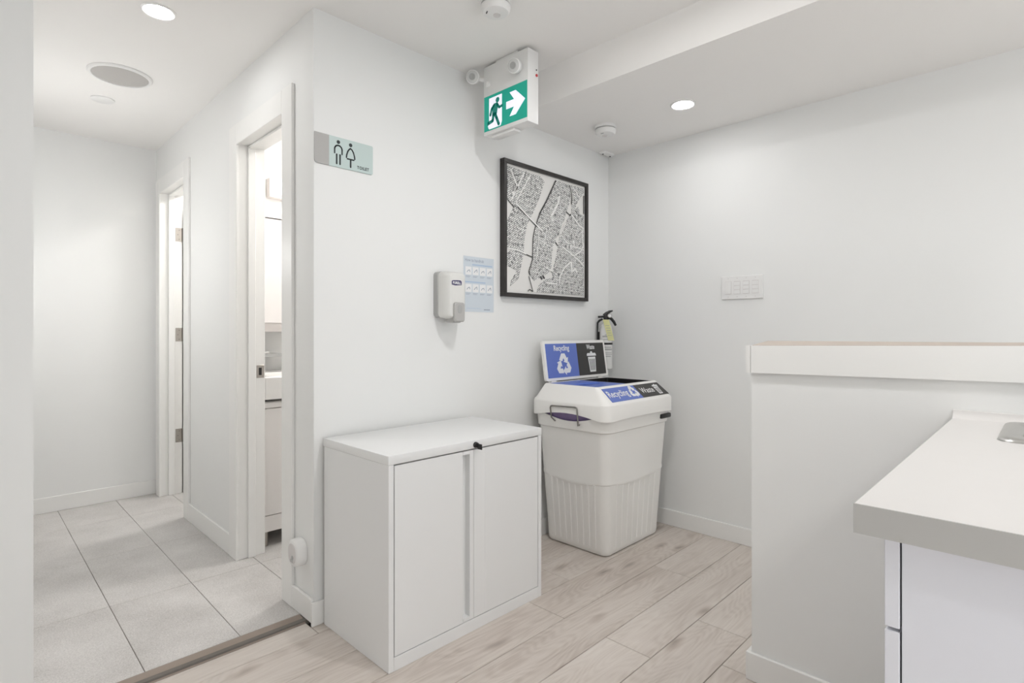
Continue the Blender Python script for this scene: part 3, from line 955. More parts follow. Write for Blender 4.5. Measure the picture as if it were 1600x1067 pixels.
b = BM(); lathe(b, [(.016, 1.150), (.017, 1.165), (.015, 1.185), (.012, 1.198)], (EX, EY, 0), n=20); mk('valve', b, 'black', ex, smooth=True)
b = BM(); tube(b, [ep(-.014, 0, 1.192), ep(.004, 0, 1.206), ep(.022, 0, 1.216), ep(.040, 0, 1.2215)], [.010, .010, .008, .004]); mk('lever', b, 'black', ex, smooth=True)
b = BM(); tube(b, [ep(-.048, 0, 1.1845), ep(-.030, 0, 1.185), ep(-.006, 0, 1.187)], [.0065, .0065, .008]); mk('nozzle', b, 'black', ex, smooth=True)
b = BM(); tube(b, [ep(.010, .004, 1.182), ep(.030, .004, 1.174), ep(.046, .004, 1.155), ep(.058, .004, 1.132)], [.008, .009, .009, .007]); mk('carry_handle', b, 'black', ex, smooth=True)
b = BM(); lathe(b, [(.0135, 0), (.0135, .010), (.011, .0125)], ep(.018, .014, 1.191), ax=vf, n=20); g_ = mk('gauge', b, 'chrome', ex, smooth=True)
b = BM(); lathe(b, [(.0095, 0), (.0095, .0008)], ep(.018, .0267, 1.191), ax=vf, n=16); mk('gauge_face', b, 'signwhite', g_)
b = BM(); tube(b, [ep(-.020, .0, 1.172), ep(-.040, 0, 1.162), ep(-.0505, 0, 1.148), ep(-.052, 0, 1.10), ep(-.052, 0, 1.00), ep(-.052, 0, .92)], [.006, .007, .006, .0045, .0045, .0045], n=8); o = mk('bracket', b, 'black', ex, smooth=True); o['label'] = 'black wall bracket strap'
b = BM(); lathe(b, [(.0388, 1.018), (.0392, 1.019), (.0392, 1.029), (.0388, 1.030)], (EX, EY, 0), n=32, cap0=False, cap1=False); mk('clamp_band', b, 'black', ex, smooth=True)
b = BM(); box(b, EX - .012, EX + .012, EY + .036, -.0005, .93, 1.095); mk('wall_plate', b, 'black', ex)
Pt = Plane(ep(.002, .042, 1.044), vr + Vector((0, 0, -.02)), Vector((0, 0, 1)) - vr * .26)
b = BM(); Pt.rect(b, .004, .040, 0, .128, -.0006, .0006); b.faces.new([b.verts.new(Pt.p(x, y, -.0006)) for x, y in ((.004, .128), (.040, .128), (.040, 0), (.004, 0))]); tg = mk('inspection_tag', b, 'tag', ex); tg['label'] = 'yellow inspection tag'
b = BM()
for y in (.03, .045, .06, .075, .09): Pt.rect(b, .010, .034, y, y + .002, .0006, .0009)
mk('tag_lines', b, 'postermark', tg)['kind'] = 'stuff'
# printed label wrapped on the cylinder
b = BM()
for z, w, hh_ in ((1.075, .5, .004), (1.062, .9, .010), (1.048, .7, .004), (1.000, .6, .006), (.985, .8, .010), (.968, .7, .004), (.958, .8, .004), (.946, .5, .006)):
    rg = []
    for z_ in (z, z + hh_):
        rg.append([ep(.0384 * math.sin(a), .0384 * math.cos(a), z_) for a in [(-w + 2 * w * i / 8) + .15 for i in range(9)]])
    loft(b, rg, False, False, closed=False)
mk('label_print', b, 'grey', ex)['kind'] = 'stuff'

# ================================================================== FRAMED MAP
pc = thing('framed_map', (-.595, -.015, 1.272), 'square black-framed paper-cut city map on the back wall', 'picture')
FX0, FX1, FZ0, FZ1, FD = -.942, -.248, 1.2725, 1.9605, .032
fw = .020
for x0, x1, z0, z1 in ((FX0, FX1, FZ1 - fw, FZ1), (FX0, FX1, FZ0, FZ0 + fw), (FX0, FX0 + fw, FZ0 + fw, FZ1 - fw), (FX1 - fw, FX1, FZ0 + fw, FZ1 - fw)):
    bx('frame_bar', (x0, x1, -FD, -.0005, z0, z1), 'blackwood', pc, bev=.001, seg=1)
bx('mat_board', (FX0 + fw, FX1 - fw, -.018, -.010, FZ0 + fw, FZ1 - fw), 'mapwhite', pc)
MX0, MX1, MZ0, MZ1 = FX0 + fw + .012, FX1 - fw - .012, FZ0 + fw + .014, FZ1 - fw - .014
MW, MH = MX1 - MX0, MZ1 - MZ0
Pm = Plane((MX0, -.018, MZ0), (1, 0, 0), (0, 0, 1))


def uv(cx, cy):
    """picture layout: columns 517-930, rows between the slanting top and bottom of the print"""
    t = (cx - 517) / 413
    u = t * (1.12 - .12 * t)          # undo the slant foreshortening
    yt = 150 + 112 * t; yb = 822 + 28 * t
    return (min(max(u, 0), 1) * MW, (1 - min(max((cy - yt) / (yb - yt), 0), 1)) * MH)


def L_(pts): return [uv(*p) for p in pts]


west = [(517, 330), (545, 370), (517, 450), (517, 590), (545, 600), (517, 620), (517, 690), (560, 715), (535, 770), (530, 800), (565, 760), (575, 700), (588, 620), (592, 540), (605, 460), (640, 380), (668, 300), (690, 225), (672, 196), (517, 150)]
isl = [(752, 214), (700, 330), (665, 400), (642, 480), (632, 540), (630, 650), (615, 700), (618, 740), (640, 770), (675, 745), (712, 728), (728, 690), (730, 620), (745, 550), (768, 505), (800, 435), (815, 390), (830, 350), (845, 300), (835, 238)]
east = [(845, 240), (860, 300), (850, 350), (848, 400), (828, 420), (800, 470), (775, 530), (762, 600), (752, 650), (735, 720), (735, 750), (690, 765), (665, 790), (650, 832), (780, 840), (930, 850), (930, 415), (905, 400), (890, 360), (865, 385), (880, 345), (905, 310), (930, 280), (930, 262)]
tipw = [(605, 822), (625, 815), (636, 828)]
b = BM()
for sh in (west, isl, east):
    b = BM(); Pm.poly(b, L_(sh), 0, .0035)
    mk('land_relief', b, 'map', pc)['label'] = 'dense cut city blocks'
b = BM()
for pts, w in (([(752, 214), (700, 330), (665, 400)], .0075), ([(665, 400), (642, 480), (632, 540), (630, 650), (612, 720), (618, 740)], .005), ([(612, 745), (632, 830)], .004), ([(835, 240), (850, 300), (846, 345)], .006),
               ([(560, 370), (612, 425), (650, 470)], .006), ([(560, 608), (628, 640)], .005), ([(812, 385), (835, 405), (845, 400)], .006), ([(745, 545), (762, 575)], .006), ([(668, 745), (678, 762)], .009), ([(680, 740), (690, 757)], .009),
               ([(725, 715), (748, 730)], .006), ([(770, 500), (762, 520)], .005), ([(762, 340), (770, 355)], .008), ([(930, 300), (930, 400)], .006), ([(870, 380), (895, 410)], .004), ([(608, 830), (615, 818), (630, 828)], .005),
               ([(517, 330), (545, 372)], .003), ([(548, 250), (560, 230), (580, 215)], .004), ([(600, 165), (590, 210)], .004), ([(545, 200), (575, 190)], .003)):
    Pm.stroke(b, L_(pts), w, .0035, .0044, rnd=False)
mk('shadow_and_cut_lines', b, 'mapdark', pc)['kind'] = 'stuff'  # dark strokes along the banks paint the relief's shadow; bridges included
b = BM()
for pts, w in (([(620, 190), (575, 290), (550, 350)], .006), ([(550, 345), (610, 420), (680, 495)], .007), ([(517, 595), (560, 605), (600, 625)], .006), ([(775, 505), (815, 555), (850, 575), (930, 600)], .005), ([(845, 400), (890, 455), (930, 485)], .006),
               ([(790, 580), (860, 630), (900, 660), (930, 690)], .006), ([(770, 790), (775, 745), (800, 700), (840, 665)], .006), ([(845, 665), (850, 720), (870, 700), (880, 720)], .010), ([(862, 630), (905, 610), (925, 580), (920, 490)], .006), ([(735, 440), (728, 410), (765, 340), (772, 300)], .012),
               ([(690, 575), (700, 480)], .003), ([(680, 500), (760, 560)], .0025), ([(660, 540), (750, 600)], .0025), ([(700, 400), (790, 460)], .0025), ([(720, 360), (810, 420)], .0025), ([(740, 300), (830, 360)], .0025), ([(690, 690), (735, 720), (760, 735)], .004), ([(860, 255), (900, 310)], .005),
               ([(530, 165), (560, 260), (540, 300)], .008), ([(590, 180), (535, 330)], .007), ([(700, 780), (760, 785)], .006), ([(655, 480), (660, 540), (650, 650)], .003), ([(810, 450), (775, 525)], .004), ([(835, 560), (845, 590)], .010), ([(860, 545), (865, 575)], .008)):
    Pm.stroke(b, L_(pts), w, .0035, .0046, rnd=False)
mk('pale_road_lines', b, 'maplight', pc)['kind'] = 'stuff'

# ================================================================== HAND SANITISER DISPENSER
dp = thing('sanitizer_dispenser', (-1.295, -.05, 1.135), 'light grey hand sanitizer dispenser with a navy logo on the wall', 'dispenser')
DX0, DX1 = -1.356, -1.238


def xz_ring(x0, x1, z0, z1, r, y, n=5):
    return [Vector((p.x, y, p.y)) for p in rrect(x0, x1, z0, z1, r, 0, n)]


b = BM(); loft(b, [xz_ring(DX0, DX1, 1.160, 1.364, .018, -.0003), xz_ring(DX0, DX1, 1.160, 1.364, .018, -.028), xz_ring(DX0 + .004, DX1 - .004, 1.164, 1.360, .016, -.031)]); mk('back_plate', b, 'grey', dp, smooth=True)
b = BM(); loft(b, [xz_ring(DX0 + .003, DX1 - .003, 1.158, 1.362, .018, -.0315), xz_ring(DX0 + .003, DX1 - .003, 1.154, 1.364, .020, -.060), xz_ring(DX0 + .008, DX1 - .007, 1.156, 1.361, .020, -.080), xz_ring(DX0 + .016, DX1 - .012, 1.160, 1.356, .018, -.092), xz_ring(DX0 + .024, DX1 - .018, 1.166, 1.350, .014, -.0965)]); cv = mk('cover', b, 'disp', dp, smooth=True, angle=60)
b = BM(); box(b, -1.318, -1.268, -.0905, -.040, 1.136, 1.175, bev=.006); loft(b, [xz_ring(-1.322, -1.264, 1.140, 1.226, .012, -.094), xz_ring(-1.322, -1.264, 1.140, 1.226, .012, -.106), xz_ring(-1.317, -1.269, 1.144, 1.222, .010, -.110)]); lv = mk('push_lever', b, 'lever', dp, smooth=True)
b = BM(); loft(b, [xz_ring(-1.306, -1.280, 1.178, 1.214, .009, -.1095), xz_ring(-1.305, -1.281, 1.179, 1.213, .009, -.1108)]); mk('thumb_recess', b, 'grey', lv)
Pd = Plane((-1.330, -.0967, 1.300), (1, 0, 0), (0, 0, 1))
b = BM(); Pd.poly(b, [(0, .003), (.020, 0), (.0555, .003), (.0555, .0185), (.050, .0235), (.030, .0235), (.005, .022), (0, .018)], 0, .0006); lg = mk('logo_badge', b, 'navy', cv)
b = BM(); Pd.text(b, 'PURELL', .0285, .0065, .016, h=.0009, bold=.0006, width=.046, align='CENTER'); mk('logo_lettering', b, 'signwhite', lg)

# ================================================================== POSTER
po = thing('handrub_poster', (-1.0835, -.001, 1.19), 'pale blue hand rub instruction poster beside the dispenser', 'poster')
Pp = Plane((-1.1815, -.0002, 1.1905), (1, 0, 0), (0, 0, 1))
PW, PH = .196, .263
b = BM(); Pp.rect(b, -.004, PW + .004, -.004, PH + .003, 0, .0006); mk('laminate_sleeve', b, 'plate', po)
b = BM(); Pp.rect(b, 0, PW, 0, PH, .0006, .0010); mk('sheet', b, 'poster', po)
b = BM()
for r_ in range(2):
    for c_ in range(4):
        x = .012 + c_ * .0455; y = .176 - r_ * .082
        b = BM(); Pp.rect(b, x, x + .038, y, y + .038, .0010, .0014); mk('picture_square', b, 'signwhite', po)
b = BM()
for q in ((.055, .185, .2215, .2275), (.010, .140, .139, .1445), (.020, .110, .0165, .018)):
    b = BM(); Pp.rect(b, *q, .0010, .0013); mk('blue_band', b, 'posterband', po)
b = BM()
Pp.text(b, 'How to handrub', .010, .238, .022, h=.0014, width=.118)
for r_ in range(2):
    for c_ in range(4):
        x = .012 + c_ * .0455; y = .176 - r_ * .082
        Pp.stroke(b, [(x + .010, y + .012), (x + .017, y + .020), (x + .026, y + .022 + .004 * (c_ % 2)), (x + .028, y + .014)], .003, .0014, .0017)
        Pp.rect(b, x + .002, x + .032, y - .007, y - .0055, .0010, .0013); Pp.rect(b, x + .002, x + .026, y - .0115, y - .010, .0010, .0013)
Pp.rect(b, .130, .170, .010, .014, .0010, .0013)
mk('printing', b, 'postermark', po)['kind'] = 'stuff'

# ================================================================== TOILET SIGN
ts = thing('toilet_sign', (-1.79, -.003, 1.73), 'mint and aluminium toilet sign with two stick figures', 'sign')
Pz = Plane((-1.9135, -.0003, 1.7315), (1, 0, 0), (0, 0, 1))
TW, TH = .247, .115
b = BM(); Pz.poly(b, [(.012, 0), (.058, 0), (.058, TH), (.0, TH), (0, .012), (.0025, .0045)], 0, .0050); mk('aluminium_plate', b, 'alu', ts)
b = BM(); Pz.poly(b, [(.058, 0), (TW - .004, 0), (TW, .004), (TW, TH - .004), (TW - .004, TH), (.058, TH)], 0, .0050); mk('mint_panel', b, 'mint', ts)
b = BM()
sw = .0054
hh0, hh1 = .005, .0056
Pz.disc(b, .096, .0965, .0072, hh0, hh1)
arc = [(.096 + .0155 * math.cos(a), .068 + .0155 * math.sin(a)) for a in [math.radians(d) for d in range(0, 181, 20)]]
Pz.stroke(b, [(.1115, .052)] + arc + [(.0805, .052)], sw, hh0, hh1)
Pz.stroke(b, [(.089, .048), (.089, .0125)], sw * 1.2, hh0, hh1); Pz.stroke(b, [(.103, .048), (.103, .0125)], sw * 1.2, hh0, hh1)
mk('man_pictogram', b, 'ink', ts)
b = BM()
Pz.disc(b, .148, .0965, .0072, hh0, hh1)
Pz.stroke(b, [(.130, .045), (.131, .055), (.136, .070), (.142, .079), (.148, .083), (.154, .079), (.160, .070), (.165, .055), (.166, .045)], sw, hh0, hh1)
Pz.stroke(b, [(.134, .0405), (.162, .0405)], sw, hh0, hh1); Pz.stroke(b, [(.148, .040), (.148, .0105)], sw * 1.2, hh0, hh1)
mk('woman_pictogram', b, 'ink', ts)
b = BM()
Pz.text(b, 'TOILET', .176, .0105, .0165, h=.0056, bold=.0005, width=.053, spacing=1.15)
mk('lettering', b, 'ink', ts)

# ================================================================== EXIT SIGN WITH EMERGENCY LAMPS
es = thing('exit_sign', (-1.128, -.258, 1.985), 'white ceiling exit sign with green running man and twin emergency lamps', 'exit sign')
GX0, GX1, GY0, GY1 = -1.162, -1.095, -.394, -.121
bx('housing', (GX0, GX1, GY0, GY1, 1.9860, 2.2965), 'plate', es, bev=.002)
bx('mounting_canopy', (GX0 + .008, GX1 - .008, -.325, -.190, 2.297, HI - .0005), 'plate', es, bev=.002)
Pe = Plane((GX0, GY1, 1.986), (0, -1, 0), (0, 0, 1))      # faces -x ; right = -y
ew = GY1 - GY0
b = BM(); Pe.rect(b, .0035, ew - .0035, .0165, .1735, 0, .0008); mk('green_panel', b, 'green', es)['label'] = 'lit green pictogram panel'
b = BM()
Pe.poly(b, [(.036, .045), (.028, .037), (.036, .022), (.110, .022), (.118, .040), (.118, .160), (.036, .160)], .0008, .0014)
Pe.poly(b, [(.145, .082), (.193, .082), (.166, .046), (.203, .046), (.258, .098), (.203, .150), (.166, .150), (.193, .114), (.145, .114)], .0008, .0014)
mk('white_pictogram', b, 'exitwhite', es)
b = BM()
H0, H1 = .0014, .0018
Pe.disc(b, .091, .1405, .0120, H0, H1)
Pe.poly(b, [(.060, .122), (.068, .130), (.090, .130), (.097, .120), (.085, .074), (.056, .078)], H0, H1)
Pe.stroke(b, [(.068, .122), (.054, .110), (.045, .084)], .0125, H0, H1)
Pe.stroke(b, [(.089, .122), (.102, .104), (.121, .108)], .0115, H0, H1)
Pe.stroke(b, [(.065, .082), (.060, .055), (.030, .049)], .0155, H0, H1)
Pe.stroke(b, [(.075, .082), (.085, .062), (.099, .031)], .0150, H0, H1)
mk('running_man', b, 'exitman', es)
bx('lower_lamp_bar', (GX0 + .012, GX1 - .012, -.300, -.160, 1.972, 1.9858), 'plate', es, bev=.003)
# adjustable lamp heads
for c, d in ((Vector((-1.190, -.345, 2.222)), Vector((-1, -.25, -.25))), (Vector((-1.185, -.074, 2.263)), Vector((-1, -.6, -.30)))):
    d = d.normalized()
    b = BM(); lathe(b, [(.016, -.030), (.026, -.020), (.031, 0.0), (.031, .010), (.028, .013)], c, ax=d, n=24); lh = mk('lamp_head', b, 'plate', es, smooth=True)
    b = BM(); lathe(b, [(.0275, .0131), (.024, .016), (.012, .018), (.004, .0185)], c, ax=d, n=24); ln = mk('lens', b, 'lens', lh, smooth=True)
    b = BM(); lathe(b, [(.015, .0180), (.013, .0205), (.009, .0192)], c, ax=d, n=20); mk('reflector_ring', b, 'grey', ln, smooth=True)
b = BM(); tube(b, [(-1.150, -.1215, 2.245), (-1.160, -.100, 2.250), (-1.168, -.085, 2.258)], .008); mk('lamp_arm', b, 'plate', es, smooth=True)
b = BM(); tube(b, [(-1.161, -.335, 2.228), (-1.178, -.342, 2.224)], .009); mk('lamp_arm', b, 'plate', es, smooth=True)
b = BM(); lathe(b, [(.0145, 0), (.0135, .006), (.010, .0075)], (GX0, -.150, 2.212), ax=(-1, 0, 0), n=20); mk('photo_sensor', b, 'plate', es, smooth=True)
b = BM(); lathe(b, [(.0062, 0), (.0062, .003), (.005, .0038)], (-1.108, GY0, 2.193), ax=(0, -1, 0), n=16); mk('test_button', b, 'red', es, smooth=True)['label'] = 'red test button'
b = BM(); lathe(b, [(.0032, 0), (.003, .002)], (-1.109, GY0, 2.216), ax=(0, -1, 0), n=12); mk('indicator', b, 'black', es, smooth=True)


# ================================================================== CEILING FITTINGS
def smoke(name, c, rot, label):
    t = thing(name, (c[0], c[1], c[2] - .045), label, 'smoke detector', 'smoke detectors on the ceiling')
    b = BM(); lathe(b, [(.057, 0), (.057, -.010), (.054, -.013)], c, n=36, cap0=True, cap1=True); mk('base_ring', b, 'plate', t, smooth=True)
    b = BM(); lathe(b, [(.050, -.013), (.050, -.020)], c, n=36, cap0=False, cap1=False); mk('vent_band', b, 'grey', t, smooth=True)
    b = BM(); lathe(b, [(.054, -.0195), (.0555, -.022), (.053, -.036), (.046, -.043), (.030, -.045)], c, n=36); mk('dome', b, 'plate', t, smooth=True)
    b = BM(); lathe(b, [(.014, -.0448), (.0135, -.047), (.011, -.0474)], (c[0] + .012 * math.cos(rot), c[1] + .012 * math.sin(rot), c[2]), n=20); mk('test_button', b, 'rocker', t, smooth=True)
    b = BM()
    for k in (-1, 0, 1):
        q = Vector((math.cos(rot + 2.2), math.sin(rot + 2.2), 0)) * .033 + Vector((-math.sin(rot + 2.2), math.cos(rot + 2.2), 0)) * k * .006
        lathe(b, [(.0024, -.0452), (.002, -.0462)], (c[0] + q.x, c[1] + q.y, c[2]), n=8)
    mk('sounder_holes', b, 'dark', t)['kind'] = 'stuff'
    return t


smoke('smoke_detector', (-1.464, -.512, HI), .4, 'white round smoke detector on the high ceiling at the top edge')
smoke('smoke_detector', (-.437, -.283, LO), 1.0, 'white round smoke detector on the lower ceiling near the corner')


def downlight(c, label, glow='lampglow'):
    t = thing('downlight', (c[0], c[1], c[2] - .008), label, 'ceiling light', 'recessed ceiling lights')
    b = BM(); lathe(b, [(.058, 0), (.058, -.003), (.052, -.006), (.047, -.004), (.046, .0)], c, n=40, cap0=False, cap1=False); mk('trim_ring', b, 'plate', t, smooth=True)
    b = BM(); lathe(b, [(.0455, -.0030), (.0455, -.0036)], c, n=40); mk('lens', b, glow, t)
    return t


downlight((-2.313, .443, HI), 'lit round recessed light on the corridor ceiling', 'corrglow')
downlight((-.417, -.712, LO), 'lit round recessed light on the lower ceiling by the right wall')
# extra lamps added out of view to brighten floor, bin and ceiling
for x, y, lab in ((-1.58, -1.12, 'added fill light between the storage cabinet and the half wall'), (-2.9, -3.2, 'added fill light behind the viewer'), (-1.7, -3.0, 'added fill light over the kitchen')):
    downlight((x, y, HI), lab, 'fillglow')
t = thing('corridor_fill_lamp', (-2.68, 1.45, 1.51), 'added fill globe out of view on the hidden corridor wall', 'wall light')  # added out of view to brighten the corridor and its end wall
b = BM(); lathe(b, [(.03, 0), (.03, .012), (.012, .016)], (-2.7088, 1.45, 1.56), ax=(1, 0, 0), n=20); mk('back_plate', b, 'plate', t, smooth=True)
b = BM(); lathe(b, [(.042 * math.sin(math.pi * k / 12), .018 + .042 - .042 * math.cos(math.pi * k / 12)) for k in range(13)], (-2.7088, 1.45, 1.56), ax=(1, 0, 0), n=20); mk('globe', b, 'corrfill', t, smooth=True)

sk_ = thing('ceiling_speaker', (-2.299, 1.180, HI - .012), 'round ceiling speaker with grey grille in the corridor', 'speaker')
c = (-2.299, 1.180, HI)
b = BM(); lathe(b, [(.129, 0), (.129, -.004), (.124, -.009), (.114, -.010), (.112, -.006)], c, n=48, cap0=False, cap1=False); mk('rim', b, 'plate', sk_, smooth=True)
b = BM(); lathe(b, [(.1125, -.0055), (.09, -.0075), (.05, -.0092), (.002, -.0098)], c, n=48); mk('grille', b, 'grille', sk_, smooth=True)
b = BM(); lathe(b, [(.052, 0), (.052, -.005), (.047, -.008), (.002, -.009)], (-2.305, 1.572, HI), n=32)
o = mk('ceiling_cover', b, 'plate', None, smooth=True); tag(o, 'small flat round white cover on the corridor ceiling beyond the speaker', 'cover plate')

# small sensor in the ceiling corner
cs = thing('corner_sensor', (-.066, -.034, LO - .012), 'small white fitting with two dark dots in the ceiling corner', 'sensor')
b = BM(); loft(b, [rrect(-.118, -.012, -.058, -.012, .012, LO - .0003), rrect(-.116, -.014, -.056, -.014, .012, LO - .008), rrect(-.108, -.020, -.050, -.020, .010, LO - .012)]); mk('plate', b, 'plate', cs, smooth=True)
for x, y in ((-.100, -.030), (-.032, -.034)):
    b = BM(); lathe(b, [(.0055, 0), (.0045, -.003)], (x, y, LO - .012), n=12); mk('dark_dot', b, 'dark', cs)

# ================================================================== WALL SWITCHES
sw_ = thing('switch_plate', (-.004, -.8275, 1.265), 'white four-gang switch plate on the right wall', 'light switch')
Ps = Plane((-.0002, -.7225, 1.2650), (0, -1, 0), (0, 0, 1))
b = BM(); loft(b, [[Ps.p(v.x, v.y, 0) for v in rrect(0, .210, 0, .1195, .003)], [Ps.p(v.x, v.y, .0075) for v in rrect(0, .210, 0, .1195, .003)], [Ps.p(v.x, v.y, .010) for v in rrect(.002, .208, .002, .1175, .003)]]); mk('plate', b, 'plate', sw_, smooth=True)
for i in range(4):
    x = .0358 + i * .0462
    b = BM(); Ps.rect(b, x - .0168, x + .0168, .0262, .0933, .010, .0106); fr = mk('gang_frame', b, 'rocker', sw_)
    if i == 0:
        b = BM(); Ps.poly(b, [(x - .015, .028), (x + .015, .028), (x + .015, .0915), (x - .015, .0915)], .0106, .014); mk('rocker', b, 'plate', fr)
    else:
        for k in range(3):
            y = .028 + k * .0215
            b = BM(); Ps.poly(b, [(x - .015, y), (x + .015, y), (x + .015, y + .0195), (x - .015, y + .0185)], .0106, .0130); mk('push_pad', b, 'plate', fr)
for i in range(4):
    for y in (.012, .1075):
        b = BM(); Ps.disc(b, .0358 + i * .0462, y, .0026, .010, .0106, n=10); mk('screw_head', b, 'rocker', sw_)

# ================================================================== PLUG-IN ALARM ON THE CORRIDOR WALL
al = thing('plug_in_alarm', (-1.934, .093, .20), 'round white plug-in alarm above the baseboard at the wall corner', 'alarm')
yc, zc = .0935, .2535


def sup(ry, rz, x, n=40, e=2.7):
    r = []
    for i in range(n):
        a = 2 * math.pi * i / n
        c_, s_ = math.cos(a), math.sin(a)
        r.append(Vector((x, yc + ry * math.copysign(abs(c_) ** (2 / e), c_), zc + rz * math.copysign(abs(s_) ** (2 / e), s_))))
    return r


b = BM(); loft(b, [sup(.041, .049, XC - .0005), sup(.043, .051, XC - .006), sup(.043, .051, XC - .026), sup(.041, .049, XC - .036), sup(.036, .044, XC - .041)]); mk('body', b, 'plate', al, smooth=True, angle=50)
b = BM(); loft(b, [sup(.030, .037, XC - .0408), sup(.029, .036, XC - .0428)]); mk('face', b, 'rocker', al)
b = BM(); lathe(b, [(.008, 0), (.007, .0025)], (XC - .0426, yc - .006, zc - .014), ax=(-1, 0, 0), n=16); mk('button', b, 'grey', al, smooth=True)
b = BM()
for k in range(3): box(b, XC - .0436, XC - .0426, yc - .012, yc + .012, zc - .042 + k * .004 + .010, zc - .040 + k * .004 + .010)
mk('vent_slots', b, 'grey', al)['kind'] = 'stuff'

# ================================================================== WASHROOM BEYOND THE DOORWAY
va = thing('vanity_unit', (-1.40, 1.05, TZ), 'white washroom vanity cabinet seen through the doorway', 'vanity')
VX0, VX1, VY0, VY1 = -1.765, -1.12, .845, 1.295
bx('carcass', (VX0, VX1, VY0 + .019, VY1, .09, .742), 'washcab', va, bev=.001, seg=1)
for x0, x1 in ((VX0, -1.4445), (-1.4405, VX1)):
    dd = bx('door', (x0, x1, VY0, VY0 + .0185, .172, .708), 'washcab', va, bev=.001, seg=1)
bx('top_rail', (VX0, VX1, VY0 + .003, VY0 + .0185, .712, .738), 'washcab', va)
bx('bottom_rail', (VX0, VX1, VY0 + .002, VY0 + .0185, .09, .1685), 'washcab', va)
for x in (VX0 + .02, VX1 - .02):
    for y in (VY0 + .04, VY1 - .04):
        b = BM(); lathe(b, [(.016, TZ), (.016, .0895)], (x, y, 0), n=14); mk('leg', b, 'chrome', va, smooth=True)
ba = thing('wash_basin', (-1.40, 1.05, .748), 'white ceramic wash basin on the washroom vanity', 'basin')
b = BM()
ox = (VX0 - .004, VX1 + .004, VY0 - .014, VY1 - .002)
loft(b, [rrect(*[ox[0] + .03, ox[1] - .03, ox[2] + .03, ox[3] - .02], .01, .747), rrect(*ox, .012, .757), rrect(*ox, .012, .864), rrect(ox[0] + .006, ox[1] - .006, ox[2] + .006, ox[3] - .006, .012, .870),
         rrect(ox[0] + .05, ox[1] - .05, ox[2] + .04, ox[3] - .13, .06, .868), rrect(ox[0] + .09, ox[1] - .09, ox[2] + .08, ox[3] - .16, .07, .79)])
mk('bowl', b, 'porcelain', ba, smooth=True, angle=40)
b = BM(); lathe(b, [(.022, .868), (.022, .93), (.018, .97), (.012, .985)], (-1.44, VY1 - .07, 0), n=20); mk('tap_body', b, 'chrome', ba, smooth=True)
b = BM(); tube(b, [(-1.44, VY1 - .07, .95), (-1.44, VY1 - .14, .96), (-1.44, VY1 - .18, .945)], .011); mk('spout', b, 'chrome', ba, smooth=True)
b = BM(); loft(b, [rrect(-1.70, -1.530, VY1 - .125, VY1 - .002, .008, .953), rrect(-1.70, -1.530, VY1 - .125, VY1 - .002, .008, .972)]); o = mk('wall_shelf', b, 'grey', None); tag(o, 'small grey shelf above the wash basin', 'shelf')
b = BM(); tube(b, [(-1.69, VY1 - .03, .9735), (-1.66, VY1 - .06, .9735), (-1.60, VY1 - .09, .9735)], .0015) if False else box(b, -1.69, -1.60, VY1 - .11, VY1 - .03, .9725, .984, bev=.003); o = mk('soap_tray', b, 'porcelain', None); tag(o, 'flat white tray on the grey washroom shelf', 'tray')
mc = thing('mirror_cabinet', (-1.42, 1.23, 1.095), 'white washroom mirror cabinet over the basin', 'cabinet')
bx('carcass', (-1.76, -1.10, 1.192, 1.2985, 1.095, 1.765), 'washcab', mc, bev=.001, seg=1)
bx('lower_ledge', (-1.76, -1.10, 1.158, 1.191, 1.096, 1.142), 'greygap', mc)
bx('upper_ledge', (-1.76, -1.10, 1.158, 1.191, 1.735, 1.7645), 'washcab', mc)
for x0, x1 in ((-1.76, -1.432), (-1.428, -1.10)):
    dd = bx('door', (x0, x1, 1.165, 1.1905, 1.1445, 1.7305), 'washcab', mc, bev=.001, seg=1)
    b = BM(); lathe(b, [(.006, 0), (.008, .014), (.010, .018)], (x0 + .03, 1.165, 1.42), ax=(0, -1, 0), n=14); mk('knob', b, 'chrome', dd, smooth=True)
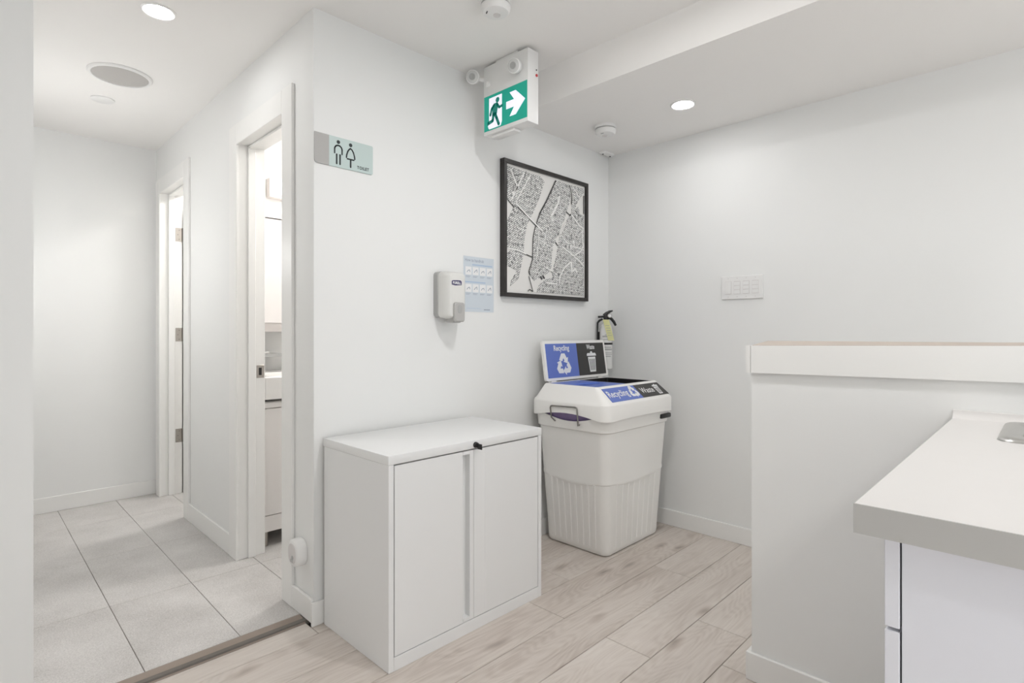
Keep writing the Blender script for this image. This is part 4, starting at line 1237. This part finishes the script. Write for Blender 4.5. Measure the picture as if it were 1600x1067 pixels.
wl = thing('vanity_light', (-1.42, 1.27, 1.87), 'washroom wall light with a round bulb above the mirror cabinet', 'wall light')
b = BM(); box(b, -1.575, -1.13, 1.245, 1.2985, 1.872, 1.985, bev=.003); mk('back_plate', b, 'greygap', wl, smooth=True)
for x in (-1.528, -1.352, -1.176):
    b = BM(); lathe(b, [(.020, 0), (.018, .016)], (x, 1.245, 1.925), ax=(0, -1, 0), n=18); so = mk('socket', b, 'chrome', wl, smooth=True)
    b = BM(); lathe(b, [(.014, .016), (.030, .030), (.040, .052), (.038, .074), (.024, .092), (.004, .098)], (x, 1.245, 1.925), ax=(0, -1, 0), n=22); mk('bulb', b, 'bulbglow', wl, smooth=True)

# room lights beyond the doorways (flush domes)
for i, (x, y, lab) in enumerate(((-1.20, .62, 'flush dome light on the washroom ceiling'), (-1.25, 1.86, 'flush dome light in the room behind the far door'))):
    t = thing('dome_light', (x, y, HI - .05), lab, 'ceiling light', 'flush dome lights beyond the doorways')
    b = BM(); lathe(b, [(.13, 0), (.13, -.014), (.122, -.016)], (x, y, HI), n=36); mk('rim', b, 'plate', t, smooth=True)
    b = BM(); lathe(b, [(.120, -.0165), (.112, -.034), (.085, -.048), (.04, -.055), (.002, -.056)], (x, y, HI), n=36); mk('diffuser', b, 'washglow', t, smooth=True)

# ================================================================== ADDED FILL GLOBES, UNSEEN BEHIND THE VIEWER
for i, (x, y, lab) in enumerate(((-1.45, -3.35, 'added fill globe out of view on the kitchen side'), (-2.9, -3.9, 'added fill globe behind the viewer'))):
    t = thing('fill_globe', (x, y, 0), lab, 'floor lamp', 'added fill globes behind the viewer')
    zc_ = (.86, .50)[i]
    b = BM(); lathe(b, [(.19 * math.sin(math.pi * k / 16), zc_ - .19 * math.cos(math.pi * k / 16)) for k in range(17)], (x, y, 0), n=28); mk('globe', b, 'globe', t, smooth=True)
    b = BM(); tube(b, [(x, y, .02), (x, y, zc_ - .185)], .010); mk('stem', b, 'steel', t)
    b = BM(); lathe(b, [(.14, .0005), (.14, .012), (.02, .022)], (x, y, 0), n=28); mk('base', b, 'steel', t)
